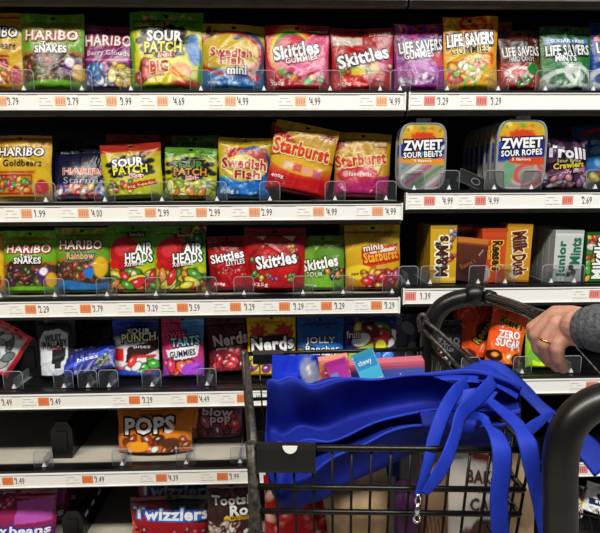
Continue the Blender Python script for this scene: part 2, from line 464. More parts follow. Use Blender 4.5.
def d_skfull(A):
    A.vg([(0, '#a40e12'), (.5, '#c01a1a'), (1, '#8c0c10')]); A.rect(0, .9, 1, .96, '#6c080c'); A.poly([(.08, .88), (.92, .88), (.5, .74)], '#b84038'); A.poly([(.2, .88), (.3, .82), (.36, .88)], '#f4e0e0'); A.poly([(.62, .88), (.78, .80), (.84, .88)], '#f4e0e0')
    A.ring(.5, .42, .42, .34, .14, '#8a0c10', half=False); A.blobs(.12, .22, .3, .62, ['#8c2a80', '#d87020', '#3c8c30', '#e8c828'], 12, .035, long=1.05); A.blobs(.7, .5, .92, .72, ['#8c2a80', '#d87020', '#3c8c30', '#e8c828'], 9, .035, long=1.05)
    A.ell(.5, .45, .34, .22, '#c41c1c'); A.blobs(.25, .18, .8, .27, ['#8c2a80', '#e87020', '#3c8c30', '#e8c828'], 14, .026, long=1.05)
    return [T('Skittles', .52, .50, .66, .19, '#ffffff', '#3c0608', rot=9, b=.055, ow=.03), T('425g', .25, .11, .26, .07, '#f0dcd0', b=.02)]

def d_sklittles(A):
    A.vg([(0, '#a81018'), (.6, '#b8141c'), (1, '#7c0a10')]); A.poly([(0, .5), (.3, .4), (.35, .2), (0, .1)], '#8a0c12')
    A.blobs(.25, .28, .98, .5, ['#e83028', '#f07048', '#d01c20'], 34, .016, long=1.1); A.rect(0, .78, .3, .9, '#7a2018')
    return [T('Skittles', .5, .63, .86, .15, '#ffffff', '#4a080c', rot=10, b=.05, ow=.03), T('LITTLES', .72, .52, .46, .09, '#ffffff', '#4a080c', rot=6, b=.03), T('200g', .28, .13, .3, .06, '#ffffff')]

def d_sksour(A):
    A.vg([(0, '#5c9a20'), (.5, '#74ac2c'), (1, '#5c7c20')]); A.rect(0, .86, 1, .9, '#86a03a'); A.ell(.66, .62, .36, .3, '#5a8a20'); A.blobs(.45, .2, .98, .42, ['#5a2a6a', '#b02a28', '#e08a20', '#2e6a28'], 12, .05, long=1.1)
    A.poly([(0, 0), (0, .25), (.6, .3), (.8, 0)], '#78b62c')
    return [T('Skittles', .42, .5, .82, .19, '#f4f4e8', '#24400c', rot=10, b=.055, ow=.03), T('SOUR', .3, .3, .36, .08, '#e8f0c0', '#24400c', b=.03), T('SHAREABLE', .72, .83, .36, .04, '#e8c8a0'), T('300g', .2, .1, .26, .05, '#ffffff')]

def d_lsgummies(A, a='#c87a14', b='#d8a41c', rings=('#d82a1c', '#e88a1c', '#f0c828', '#6aa830')):
    A.vg([(0, b), (.45, b), (1, a)])
    for k in range(16):
        u, v = A.rng.uniform(0, 1), A.rng.choice([A.rng.uniform(.84, .97), A.rng.uniform(.05, .4)]); c = A.rng.choice(rings)
        A.ring(u, v, .1, .1*A.asp, .6, c)
    A.blobs(.1, .12, .6, .34, ['#d8241c', '#f0d8a0', '#e0a020', '#a8c030', '#f8e8c0'], 16, .04)
    A.ring(.78, .43, .1, .085, .7, '#c85a10')
    return None
def d_lsorange(A):
    d_lsgummies(A)
    return [T('LIFE SAVERS', .48, .68, .84, .16, '#ffffff', '#101010', rot=3, b=.05, ow=.07), T('GUMMIES', .46, .54, .68, .11, '#1c1408', '#f0d060', rot=4, b=.03, ow=.03), T('5 flavors', .6, .44, .3, .05, '#fff0c0', rot=3)]
def d_lspurple(A):
    d_lsgummies(A, '#6c1a4e', '#a02a88', ('#d83a58', '#6a2890', '#c84aa8', '#e06a30')); A.poly([(0, 0), (0, .35), (.9, .5), (1, .2), (1, 0)], '#a8309a'); A.ell(.86, .48, .14, .12, '#d84a58'); A.blobs(.1, .08, .8, .22, ['#e85aa8', '#8c2a98', '#f4d8f0'], 12, .035)
    return [T('LIFE SAVERS', .5, .66, .82, .15, '#ffffff', '#2c0c30', rot=6, b=.045, ow=.06), T('GUMMIES', .46, .53, .56, .10, '#ffffff', '#5c1458', rot=7, b=.03), T('200g', .2, .12, .2, .05, '#ffffff')] 
def d_lshard(A):
    A.vg([(0, '#a83018'), (.35, '#c83a20'), (.55, '#4a1c10'), (1, '#3c140c')]); A.ell(.45, .26, .42, .15, '#d83c28'); A.ring(.45, .27, .28, .1, .5, '#f4e8e4'); A.ell(.78, .36, .16, .1, '#2e8a38'); A.blobs(.1, .08, .9, .2, ['#e06038', '#c02c1c', '#3a9a3a'], 12, .04); A.blobs(0, .8, 1, .96, ['#7a3018', '#58200e'], 14, .03, dark=None, hl=False)
    return [T('LIFE SAVERS', .5, .64, .86, .15, '#f8ece0', '#140806', rot=5, b=.045, ow=.06), T('HARD CANDY', .5, .51, .6, .08, '#e8d8c8', '#140806', rot=3, b=.02)]
def d_lsmint(A):
    A.vg([(0, '#1c5c28'), (.35, '#2c8038'), (.6, '#2a7c34'), (1, '#244c1c')]); A.rect(.1, .72, .92, .8, '#4c8ad0'); A.blobs(0, .86, 1, .96, ['#3c7a30', '#205018'], 22, .025, dark=None, hl=False)
    A.ring(.38, .17, .34, .13, .55, '#dfe8dc', 10); A.ring(.74, .22, .28, .13, .55, '#eef2ea', -25); A.ell(.6, .1, .1, .05, '#bcd0b8')
    return [T('LIFE SAVERS', .5, .62, .84, .15, '#ffffff', '#0c1c0c', rot=2, b=.05, ow=.07), T('MINTS', .44, .49, .4, .09, '#ffffff', '#123c18', b=.04), T('SUGAR FREE', .5, .76, .66, .05, '#ffffff', b=.03), T('WINT O GREEN', .55, .40, .4, .05, '#e4f0dc')]
def d_lsblue(A):
    A.vg([(0, '#12307c'), (.5, '#1c50b8'), (1, '#123070')]); A.rect(.05, .72, .95, .8, '#c03038'); A.ring(.3, .18, .34, .13, .5, '#e4ecf4')
    return [T('LIFE SAVERS', .5, .62, .84, .15, '#ffffff', '#081430', b=.05, ow=.06), T('PEP O MINT', .4, .46, .5, .08, '#ffffff', b=.03)]

def d_starmix(A):
    A.vg([(0, '#1c1e50'), (.3, '#16183e'), (1, '#0c0e2c')]); A.below(wav(.26, .03), '#24409a'); A.rect(0, .2, .7, .25, '#c0202a')
    A.blobs(.02, .03, .98, .22, ['#e8e8f0', '#c82c30', '#4a78d0', '#f0b0a0', '#e8c030'], 26, .05)
    return [T('HARIBO', .62, .52, .82, .13, '#d8502c', '#f0d8c8', b=.02, ow=.015), T('Starmix', .6, .34, .76, .12, '#b8b4c8', b=.0)]
def d_sourpatch(A, top='#b02a1c'):
    A.vg([(0, '#9cae1c'), (.3, '#d4cc20'), (.72, '#ccc41e'), (.84, '#c8a020'), (1, top)]); A.above(bow(.84, .03), top)
    A.splat(.5, .58, .32, .17, '#0f0d0a', 13); A.ell(.75, .82, .1, .04, '#7a1410'); A.blobs(.05, .1, .5, .3, ['#3c8c28', '#e09020', '#d83020', '#e8d830'], 16, .045); A.poly([(.42, .14), (.92, .24), (.9, .34), (.42, .26)], '#c02818'); A.rect(0, 0, 1, .04, '#5c9020')
    return [T('SOUR', .46, .66, .5, .14, '#ffffff', '#0c0c0c', b=.06, ow=.06, rot=3), T('PATCH', .5, .52, .56, .14, '#f6f028', '#0c0c0c', b=.05, ow=.06, rot=3), T('Kids', .6, .40, .22, .07, '#e02020', '#ffffff', b=.04), T('big heads', .66, .23, .42, .06, '#f8e8a0', b=.03, rot=9)]
def d_sourtrop(A):
    A.vg([(0, '#c8c41c'), (.4, '#cccc20'), (.75, '#b8b81c'), (1, '#4c8a20')]); A.above(bow(.78, .06), '#568e22'); A.splat(.5, .58, .36, .18, '#15120c', 13); A.blobs(.03, .06, .97, .32, ['#e8e040', '#d88a20', '#d0d838', '#88b028', '#f0f080'], 30, .06)
    A.blobs(.1, .84, .95, .95, ['#8ab83a', '#37701a'], 14, .03, dark=None)
    return [T('SOUR', .46, .66, .56, .13, '#4a8a24', '#0c0c0c', b=.06, ow=.06), T('PATCH', .5, .52, .62, .13, '#e0902c', '#0c0c0c', b=.05, ow=.06), T('Kids', .55, .40, .22, .07, '#e02020', '#ffffff', b=.04)]
def d_fish(A):
    A.vg([(0, '#1c70c0'), (.3, '#2c86d0'), (.42, '#d8b820'), (1, '#c4a41c')]); A.below(wav(.32, .06, 1, 2.4), '#1c74c4'); A.ell(.55, .7, .40, .13, '#b82a1c', -8); A.ring(.66, .56, .3, .28, .2, '#2a4890'); A.ell(.45, .5, .35, .22, '#dcc02a')
    A.ell(.84, .78, .08, .05, '#a02018'); A.blobs(.05, .05, .95, .2, ['#58aae8', '#1458a0'], 12, .04, dark=None)
    return [T('Swedish', .48, .56, .82, .16, '#c01c1c', '#f0e2b0', b=.05, ow=.04, rot=-3, arc=.02), T('Fish', .55, .39, .46, .13, '#b81c24', '#f0e2b0', b=.05, ow=.04), T('800g', .17, .1, .26, .07, '#ffffff', b=.03)]
def d_starburst(A, top='#b88a14', bot='#b81820'):
    A.vg([(0, '#c02014'), (.25, '#d8301c'), (.42, '#d89c1c'), (.6, '#d0a01c'), (1, top)]); A.below(lambda u: .22+.20*(u-.5)**2, '#c4161a'); A.below(lambda u: .17-.3*(u-.3), bot)
    A.poly([(0, .92), (.3, .78), (.36, .7), (0, .74)], '#b81c18'); A.ell(.42, .40, .44, .12, '#e8b428', -8); A.band(bow(.50, .06), .03, '#b0241a')
    for k, c in enumerate(['#e8c0b0', '#d84a50', '#f0a890', '#d86a80']): A.rect(.22+.16*k, .33-.02*k, .35+.16*k, .44-.02*k, c)
    A.rect(.7, .83, .99, .91, '#d8a070')
    return [T('Starburst', .47, .63, .88, .19, '#e03018', '#f8e08c', rot=-3, b=.06, ow=.04), T('SHAREABLE', .84, .87, .24, .035, '#8a1410', b=.02), T('400g', .15, .20, .2, .06, '#ffffff', b=.02)]
def d_starburst_fav(A):
    A.vg([(0, '#b02468'), (.2, '#c02c70'), (.3, '#c08c1c'), (.7, '#c89a1c'), (1, '#b88c18')]); A.below(lambda u: .14+.22*u, '#b4246a'); A.below(lambda u: .10-.0*u, '#a81c58'); A.ell(.4, .35, .36, .12, '#c82440', 3)
    for k, c in enumerate(['#e8a8a0', '#e0607a', '#f0b0a0', '#d85a70']): A.ell(.2+.13*k, .35, .06, .05, c)
    A.poly([(0, .86), (.2, .86), (.14, .74), (0, .7)], '#a8201c'); A.ell(.8, .6, .06, .05, '#d04a30')
    return [T('Starburst', .46, .58, .9, .18, '#d8341c', '#f0d888', rot=8, b=.06, ow=.04), T('SHAREABLE', .8, .8, .26, .03, '#8a1410'), T('favereds', .45, .35, .4, .07, '#fff0e0')]
def d_airheads(A, flip=False):
    A.vg([(0, '#8cba1c'), (.45, '#a4c41e'), (.75, '#5c9c24'), (1, '#4c8420')]); A.below(lambda u: .46-.1*u, '#c8cc28'); A.ell(.36, .57, .33, .26, '#b81a1e', 8); A.ell(.30, .64, .16, .1, '#d0363a', 20); A.ell(.12, .42, .12, .07, '#d02020', 30)
    A.blobs(.1, .08, .98, .32, ['#d0242c', '#e8dc40', '#4a9c30', '#e88a30', '#f4f0c0'], 26, .05, long=2.2); A.rect(.4, .82, .78, .9, '#3a1c14')
    if flip: A.poly([(.5, .8), (1, .75), (1, 1), (.6, 1)], '#7a5a20'); A.blobs(.7, .7, 1, .95, ['#2c7a2c', '#d03028', '#e8c030'], 9, .06, long=2.2)
    return [T('AIR', .76, .66, .34, .14, '#ffffff', '#143c14', b=.05, ow=.05, rot=3), T('HEADS', .66, .52, .56, .14, '#ffffff', '#143c14', b=.05, ow=.05, rot=3), T('Xtremes', .56, .43, .4, .06, '#ffffff', '#241010', b=.03, rot=6), T('Sourfuls', .6, .86, .3, .05, '#f0e0b0', b=.02)]
def d_hrainbow(A):
    A.vg([(0, '#3a7c28'), (.5, '#6a9c22'), (1, '#58902a')]); A.rect(0, .9, 1, .92, '#98782a'); A.blobs(.0, .92, 1, .99, ['#7fb83a', '#c09030'], 16, .02, dark=None, hl=False); A.below(bow(.45, .04), '#3c3018')
    A.blobs(.02, .2, .98, .45, ['#5a6a1e', '#a4522a', '#2c4a20', '#8a5a22', '#6a3a38', '#c03028'], 55, .035, long=2.2); A.band(bow(.5, .04), .035, '#b86a20'); A.below(wav(.18, .03), '#2a70b0'); A.ell(.86, .4, .12, .16, '#e0b020'); A.ell(.66, .32, .1, .08, '#2c78c8'); A.rect(0, 0, 1, .04, '#5a9628')
    return [T('HARIBO', .5, .74, .76, .13, '#f6f0e4', '#8c1414', b=.035, ow=.05), T('Rainbow', .5, .575, .5, .10, '#e8b424', '#18449c', b=.05, ow=.06)]
def d_sbminis(A):
    A.vg([(0, '#b06818'), (.3, '#d0a01e'), (.7, '#d8b024'), (1, '#c09a1e')]); A.rect(0, .87, 1, .9, '#98741a'); A.poly([(.28, .62), (.95, .72), (1, .45), (.3, .34)], '#d03018'); A.poly([(.33, .58), (.94, .67), (.96, .50), (.34, .40)], '#e8dcc0'); A.ell(.25, .28, .26, .11, '#ecd02c')
    A.blobs(.3, .05, .98, .3, ['#d83020', '#d84080', '#e8a020', '#c01c28'], 26, .05)
    return [T('minis', .5, .66, .36, .09, '#f8f0e0', '#a01c18', b=.04, rot=8), T('Starburst', .63, .53, .62, .15, '#f0b020', '#c01c14', b=.05, ow=.05, rot=8), T('new look', .25, .27, .3, .05, '#7a1c10', rot=6), T('SHAREABLE', .68, .83, .3, .035, '#d05a20')]

def d_trolli(A):
    A.fill('#2a1a28'); A.blobs(0, 0, 1, 1, ['#3a2438', '#1c1220', '#5a3860'], 30, .07, dark=None, hl=False); A.blobs(.05, .03, .95, .45, ['#b878b0', '#e0d8e4', '#7a3a80', '#cc98c8', '#4a2858', '#e8a0a8'], 40, .055)
    A.ell(.5, .47, .45, .1, '#1c1014', 8)
    return [T('Trolli', .46, .70, .84, .22, '#f2e8f0', '#140c14', b=.06, ow=.05, rot=-4), T('Sour Brite', .5, .53, .5, .07, '#d8c890', '#140c14', b=.02), T('Crawlers', .5, .44, .62, .11, '#f0d838', '#1c1014', b=.05, rot=5), T('very berry', .6, .31, .5, .07, '#f8e0e8', '#b01c48', b=.02, rot=6)]
def d_bluefish(A):
    A.vg([(0, '#1a62a8'), (.5, '#2c7cc0'), (.8, '#1f5c9c'), (1, '#123c78')]); A.ell(.4, .9, .3, .05, '#c83024', 6); A.blobs(.1, .3, .9, .7, ['#4c9cd8', '#1a5494', '#78b8e4'], 16, .05, dark=None, hl=False); A.ell(.62, .25, .2, .1, '#c0241c'); A.blobs(.1, .02, .9, .16, ['#e0a020', '#d0c030', '#b8401c'], 12, .06); A.poly([(.3, .6), (.7, .52), (.5, .66)], '#d8c868')
    return [T('gummi', .5, .72, .5, .09, '#d8ecf8', b=.03)]

def d_wallaby(A):
    A.vg([(0, '#0d0d0f'), (1, '#141416')]); A.poly([(.12, .06), (.08, .62), (.2, .76), (.62, .80), (.82, .72), (.84, .14), (.6, .06)], '#b4b8c0'); A.poly([(.42, .24), (.42, .46), (.62, .52), (.78, .5), (.76, .32), (.6, .24)], '#121214'); A.poly([(.5, .18), (.5, .3), (.66, .3), (.66, .18)], '#151517')
    A.ell(.25, .92, .07, .04, '#3a3a3e')
    return [T('WILEY', .46, .66, .44, .09, '#17171a', b=.05, rot=5), T('WALLABY', .48, .56, .66, .11, '#17171a', b=.05, rot=5), T('black licorice', .5, .49, .36, .04, '#a83028', rot=3)]
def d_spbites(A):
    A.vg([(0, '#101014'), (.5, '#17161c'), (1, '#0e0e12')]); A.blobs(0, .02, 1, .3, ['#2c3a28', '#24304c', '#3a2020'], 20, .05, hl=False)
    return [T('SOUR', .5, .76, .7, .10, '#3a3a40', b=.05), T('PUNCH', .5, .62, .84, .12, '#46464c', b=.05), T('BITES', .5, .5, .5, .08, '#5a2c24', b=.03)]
def d_spunch(A):
    A.vg([(0, '#b01c24'), (.14, '#c03040'), (.25, '#d0d4dc'), (.6, '#b8bcc8'), (.72, '#1a2258'), (1, '#18204c')]); A.above(wav(.66, .03), '#1a2460'); A.ell(.25, .9, .3, .09, '#2a3aa0', 15); A.rect(0, .2, .3, .6, '#d4d8e0'); A.rect(.02, .28, .26, .48, '#b81c24'); A.poly([(.3, .25), (1, .45), (1, .62), (.35, .5)], '#2c1a18'); A.rect(.45, .33, .95, .38, '#b82c2c'); A.blobs(.35, .1, .98, .3, ['#3c9c34', '#d03030', '#d8d8d8', '#d8a030'], 14, .05); A.below(wav(.12, .03), '#24409c')
    return [T('SOUR', .58, .76, .48, .08, '#d0d4dc', '#15151c', b=.04), T('PUNCH', .58, .66, .72, .13, '#f0dc90', '#141010', b=.05, ow=.06, rot=4), T('Bites', .66, .52, .36, .06, '#e8e0d8', b=.02)]
def d_sweetarts(A):
    A.vg([(0, '#7a3a9c'), (.2, '#8c3ca0'), (.35, '#a03068'), (.7, '#b02850'), (1, '#8c2440')]); A.poly([(.45, 1), (1, 1), (1, .55), (.5, .62)], '#3c6ca4'); A.poly([(.52, .92), (1, .94), (1, .86), (.52, .84)], '#5a94cc'); A.poly([(.12, .45), (.92, .56), (.86, .36), (.2, .26)], '#e4dce8'); A.blobs(.12, .12, .7, .26, ['#d03058', '#e85a40', '#c02c70'], 9, .07); A.ell(.74, .14, .25, .12, '#8e3cb4')
    return [T('SWEE', .36, .70, .46, .10, '#e84060', '#1a1420', b=.05, rot=6), T('TARTS', .58, .60, .66, .13, '#8cc4ec', '#14203c', b=.05, ow=.05, rot=6), T('GUMMIES', .52, .41, .6, .10, '#241c38', b=.03, rot=7), T('fruity splitz', .5, .31, .5, .05, '#3a2440', rot=6)]
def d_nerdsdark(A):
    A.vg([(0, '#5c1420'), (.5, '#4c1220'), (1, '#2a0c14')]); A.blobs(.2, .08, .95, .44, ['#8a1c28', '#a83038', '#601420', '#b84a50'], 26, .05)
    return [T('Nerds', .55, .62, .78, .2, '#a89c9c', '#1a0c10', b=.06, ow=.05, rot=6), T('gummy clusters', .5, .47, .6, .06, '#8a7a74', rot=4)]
def d_nerdsyellow(A):
    A.vg([(0, '#d0a818'), (.6, '#dcb41e'), (1, '#b08c18')]); A.splat(.22, .73, .14, .09, '#a8301c', 8); A.splat(.76, .74, .16, .1, '#a8301c', 8); A.ell(.78, .34, .2, .24, '#eee8e4'); A.blobs(.6, .1, .98, .4, ['#6a2c70', '#a8384c', '#e8e0e8'], 14, .055, long=1.1); A.blobs(.05, .08, .5, .36, ['#6a2c70', '#7a3c88', '#e8d040', '#d8c0d8'], 18, .05, long=1.1); A.ell(.5, .55, .46, .13, '#2c1c1c', 6)
    return [T('Nerds', .52, .54, .86, .20, '#f4eee8', '#201418', b=.06, ow=.05, rot=4), T('BIG CHEWY', .42, .68, .4, .05, '#2c1c1c', b=.02, rot=5)]
def d_jolly(A):
    A.vg([(0, '#9cb81e'), (.3, '#a4c424'), (.45, '#1f6cb4'), (.6, '#17509c'), (1, '#123c7c')]); A.blobs(.0, .05, .45, .34, ['#58982a', '#c8d040', '#d04030', '#7cb83a'], 12, .09); A.ell(.1, .3, .14, .16, '#4e9a38'); A.ell(.5, .2, .1, .09, '#d05a48')
    return [T('JOLLY', .5, .60, .62, .13, '#e4ecf2', '#0c1c3c', b=.045, ow=.03), T('Rancher', .54, .47, .72, .10, '#e4ecf2', '#0c1c3c', b=.03, ow=.03), T('GUMMIES', .56, .37, .72, .11, '#f4f4f0', '#134a86', b=.06, ow=.05), T('SOURS', .62, .25, .52, .10, '#f0f070', '#3c7a20', b=.05)]
def d_bluemix(A):
    A.vg([(0, '#1c2c8c'), (.5, '#18246c'), (1, '#121a50')]); A.ell(.6, .52, .38, .36, '#3a2028'); A.blobs(.3, .3, .95, .8, ['#b02c34', '#e8dcd8', '#6a1c28', '#38803c', '#d8bc30'], 24, .09); A.poly([(.1, .1), (.6, .2), (.55, .55), (.1, .4)], '#88a838'); A.poly([(.62, .1), (.95, .2), (.9, .45), (.6, .4)], '#2c68c0'); A.ell(.7, .5, .1, .1, '#e8d030')
    return [T('fruit', .2, .7, .24, .12, '#d8dcec', '#5c1420', b=.04), T('chews', .32, .3, .34, .1, '#f4f4ec', '#2c5a28', b=.03, rot=4)]
def d_grey(A):
    A.fill('#3c4048'); A.blobs(0, 0, 1, 1, ['#2a2c34', '#565c66', '#8a929c'], 16, .1, dark=None, hl=False)
    return []
def d_whitered(A):
    A.vg([(0, '#c01c24'), (.1, '#d02a30'), (.16, '#e8e8e8'), (.24, '#9ca4a8'), (.8, '#c8c8c4'), (1, '#c82028')]); A.rect(0, 0, .1, 1, '#c01c24'); A.rect(.9, 0, 1, 1, '#c01c24'); A.blobs(.15, .25, .85, .75, ['#8a9090', '#5a6468', '#b8bcb8'], 16, .07, hl=False)
    return []
def d_bluelay(A):
    A.vg([(0, '#12184c'), (.5, '#202c84'), (1, '#10143c')]); A.poly([(.05, .3), (.9, .6), (.9, .75), (.05, .45)], '#3a4cc0'); A.blobs(.5, .2, .95, .5, ['#2a5c50', '#4a8478', '#1c2c30'], 8, .08)
    return [T('bites', .5, .55, .4, .14, '#c8ccd8', b=.03)]
def d_pops(A):
    A.vg([(0, '#a85410'), (.3, '#c4701a'), (.7, '#b86818'), (1, '#9c5214')]); A.rect(0, .9, 1, .94, '#d89428'); A.blobs(.15, .05, .95, .34, ['#7a3a14', '#b8442c', '#3a1c10', '#e0a040', '#d8d0c8', '#803018'], 22, .075, long=1.5); A.ell(.72, .25, .14, .1, '#4a2818'); A.ell(.28, .18, .16, .1, '#e08a20')
    return [T('POPS', .44, .60, .64, .30, '#f2f0ee', '#2c1408', b=.06, ow=.05, rot=2), T('tootsie', .45, .82, .3, .06, '#3c1c0c', b=.02)]
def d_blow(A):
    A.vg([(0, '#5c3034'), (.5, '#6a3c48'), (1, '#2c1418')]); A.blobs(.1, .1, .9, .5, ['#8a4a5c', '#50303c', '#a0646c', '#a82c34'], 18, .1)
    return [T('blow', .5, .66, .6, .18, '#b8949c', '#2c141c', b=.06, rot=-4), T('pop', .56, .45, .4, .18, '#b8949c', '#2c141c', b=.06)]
def d_purplebag(A):
    A.vg([(0, '#3c1448'), (.3, '#7a1c48'), (.5, '#8c2050'), (1, '#5c1028')]); A.poly([(.5, .35), (.95, .4), (.98, .85), (.52, .78)], '#a4489c'); A.band(wav(.85, .01), .02, '#c06880'); A.blobs(0, .6, .5, .95, ['#6c1430', '#901c40', '#400c20'], 16, .05, dark=None)
    return [T('Jelly', .22, .22, .36, .16, '#e8e0f0', '#2a2c8c', b=.06, ow=.06), T('beans', .7, .24, .5, .14, '#e8e0f0', '#2a2c8c', b=.06, ow=.06)]
def d_twizz(A):
    A.vg([(0, '#7c1018'), (.5, '#901820'), (1, '#4c0c10')]); A.poly([(.42, 1), (1, 1), (1, .3), (.58, .5)], '#17171a'); A.poly([(.55, .62), (1, .66), (1, .72), (.55, .66)], '#24262c'); A.blobs(.0, .05, 1, .3, ['#a01820', '#c03030', '#5c0c10'], 18, .06, dark=None)
    return [T('Twizzlers', .53, .60, .96, .26, '#f0f2fa', '#2c58b4', b=.06, ow=.05, rot=-2)]
def d_tootsie(A):
    A.vg([(0, '#2c1412'), (.5, '#301816'), (1, '#3a1a1a')]); A.rect(0, .9, 1, .93, '#7a3c3c'); A.poly([(.35, .37), (1, .40), (1, .48), (.37, .45)], '#d8a81c'); A.blobs(0, .05, 1, .33, ['#a89890', '#5a2c24', '#d8d0c8', '#301410'], 26, .05)
    return [T('Tootsie', .56, .72, .9, .15, '#f0ecea', '#180808', b=.06, ow=.03, rot=2), T('Roll', .74, .55, .5, .16, '#f0ecea', '#180808', b=.06, ow=.03, rot=2), T('MIDGEES', .7, .425, .4, .045, '#3c1c08', b=.02, rot=2)]
def d_zerodark(A):
    A.fill('#100e10'); A.blobs(.05, .05, .95, .3, ['#5c1a10', '#2c1410', '#8a3018'], 10, .07)
    return [T('ZERO', .5, .56, .74, .13, '#4c4c52', b=.05), T('SUGAR', .5, .42, .8, .13, '#4c4c52', b=.05), T('zzz', .5, .8, .5, .06, '#38383c')]
def d_rzero(A):
    A.vg([(0, '#d0521c'), (.4, '#d8501c'), (1, '#b03412')]); A.blobs(.05, .04, .95, .3, ['#e0702c', '#c0481c', '#f09040'], 10, .08, dark=None); A.ell(.18, .16, .2, .1, '#2c140c'); A.ell(.8, .14, .17, .09, '#381a10'); A.ell(.18, .18, .1, .04, '#d88a3c')
    return [T("Reese's", .55, .72, .62, .13, '#2a1410', '#e88c30', b=.05, rot=-14), T('ZERO', .5, .53, .58, .12, '#f2e4e0', b=.06), T('SUGAR', .5, .39, .66, .12, '#f2e4e0', b=.06)]
def d_rorange(A):
    A.vg([(0, '#b83a12'), (.5, '#a83010'), (1, '#8c2810')]); A.blobs(.3, .3, .9, .8, ['#c8461c', '#8c2a10'], 10, .08, dark=None, hl=False); A.ell(.56, .52, .2, .16, '#3c1c10', 40); A.ell(.2, .1, .2, .1, '#34180e')
    return [T("Reese's", .55, .54, .6, .14, '#e8a838', '#2c140c', b=.04, rot=55)]
def d_lime(A):
    A.vg([(0, '#b8cc1c'), (.3, '#a4c020'), (.6, '#98a848'), (1, '#88a830')]); A.rect(.0, 0, .14, 1, '#7aa828'); A.poly([(.2, .5), (.8, .5), (.8, .75), (.2, .75)], '#b0b888'); A.ell(.35, .28, .3, .14, '#58a028'); A.ell(.76, .1, .12, .07, '#8a6a2c')
    return [T('sour', .5, .6, .4, .1, '#ecf4d8', '#4c7c1c', b=.04)]
def d_redbag(A):
    A.vg([(0, '#a81014'), (1, '#b81c22')]); A.blobs(0, .3, 1, 1, ['#e8484a', '#f07a6c', '#8c0e16', '#d83038', '#f4b0a0'], 46, .035, dark='#5c0a10')
    return []
def d_kraft(A):
    A.vg([(0, '#94785a'), (1, '#a88c68')]); A.blobs(0, 0, 1, 1, ['#9c8060', '#8c7050', '#b09470'], 20, .06, dark=None, hl=False)
    return []
def d_bake(A):
    f = lambda v: 1-(1-v)*.66
    A.vg([(0, '#b4a89c'), (.4, '#cfc6bc'), (1, '#d8d2cc')]); A.rect(.36, f(.86), .8, f(.92), '#7c1c1c')
    A.poly([(u, f(v)) for u, v in [(.2, .27), (.45, .42), (.8, .44), (.98, .33), (.95, .25), (.4, .24)]], '#4c2a22'); A.ell(.3, f(.32), .1, .025, '#42241c'); A.ell(.64, f(.17), .16, .035, '#3a1e18'); A.ell(.9, f(.16), .12, .03, '#42241c'); A.blobs(.1, .0, .9, .35, ['#5c3428', '#8c4a38'], 12, .03)
    return [T('BAKED', .60, f(.75), .66, .058, '#4a3430', b=.05), T('WITH', .60, f(.655), .32, .032, '#4a3430', b=.03), T('CARE', .62, f(.55), .58, .058, '#4a3430', b=.05)]
def d_brownpack(A):
    A.vg([(0, '#4c3020'), (.5, '#7a5a40'), (1, '#a08868')])
    for k in range(6): A.poly([(.1+.12*k, .65), (.16+.12*k, .65), (.6+.1*k, .2), (.52+.1*k, .2)], '#5c2c18')
    return []
def d_purplepack(A):
    A.vg([(0, '#2c0c30'), (1, '#4c1850')]); A.blobs(0, 0, 1, 1, ['#3c1040', '#5c2060'], 12, .08, dark=None, hl=False)
    return []
def d_bluewrap(A):
    A.vg([(0, '#1424a0'), (1, '#1c34c4')]); A.blobs(0, 0, 1, 1, ['#1020a0', '#2c48d8', '#0c1880'], 30, .06, dark=None)
    A.blobs(.55, .4, 1, 1, ['#c8ccd8', '#e0a0a0', '#8890b0'], 10, .05, dark=None)
    return []
# cartons
def d_mms(A):
    A.vg([(0, '#d0a010'), (.5, '#dcac14'), (1, '#d8a818')]); A.rect(0, .04, 1, .1, '#e8c848'); A.blobs(.62, .6, .98, .95, ['#3c68b0', '#4c9838', '#c86a28', '#d8d8d0', '#7a4a20'], 10, .035, long=1.1); A.blobs(.68, .3, .96, .55, ['#c01c1c', '#7a1814', '#d84a28'], 8, .03, long=1.1)
    return [T("M&M's", .44, .47, 1.5, .21, '#3c1c10', '#f8f0d8', rot=90, b=.06, ow=.05)]
def d_rpieces(A):
    A.vg([(0, '#3c1810'), (.5, '#502012'), (.82, '#5c2814'), (1, '#5c2814')]); A.rect(0, .9, 1, 1, '#d08428'); A.rect(0, .86, 1, .9, '#a0481c'); A.ell(.45, .25, .3, .12, '#2c120c')
    return [T("Reese's", .42, .42, .5, .13, '#8c4a24', '#2c120c', b=.04, rot=35), T('pieces', .8, .7, .22, .05, '#d0c0b0', rot=60)]
def d_reesebox(A):
    A.vg([(0, '#c8481c'), (.5, '#d04a14'), (1, '#cc4812')]); A.rect(0, .82, 1, .83, '#a83410'); A.rect(0, 0, 1, .02, '#a83410'); A.ell(.1, .16, .25, .15, '#c8b8b0')
    return [T("Reese's", .60, .50, 1.1, .19, '#2c140c', '#f0b838', rot=-90, b=.06, ow=.04), T('pieces', .26, .56, .5, .08, '#f0b838', rot=-90, b=.03)]
def d_duds(A):
    A.vg([(0, '#d08c10'), (.5, '#d49414'), (1, '#d09012')]); A.rect(0, 0, 1, .03, '#8c4c14'); A.ell(.4, .12, .2, .06, '#e8dcc8')
    return [T('Milk', .52, .70, .78, .22, '#5c1c1c', '#f0d8a0', rot=-82, b=.07, ow=.04), T('Duds', .58, .30, .78, .22, '#5c1c1c', '#f0d8a0', rot=-82, b=.07, ow=.04)]
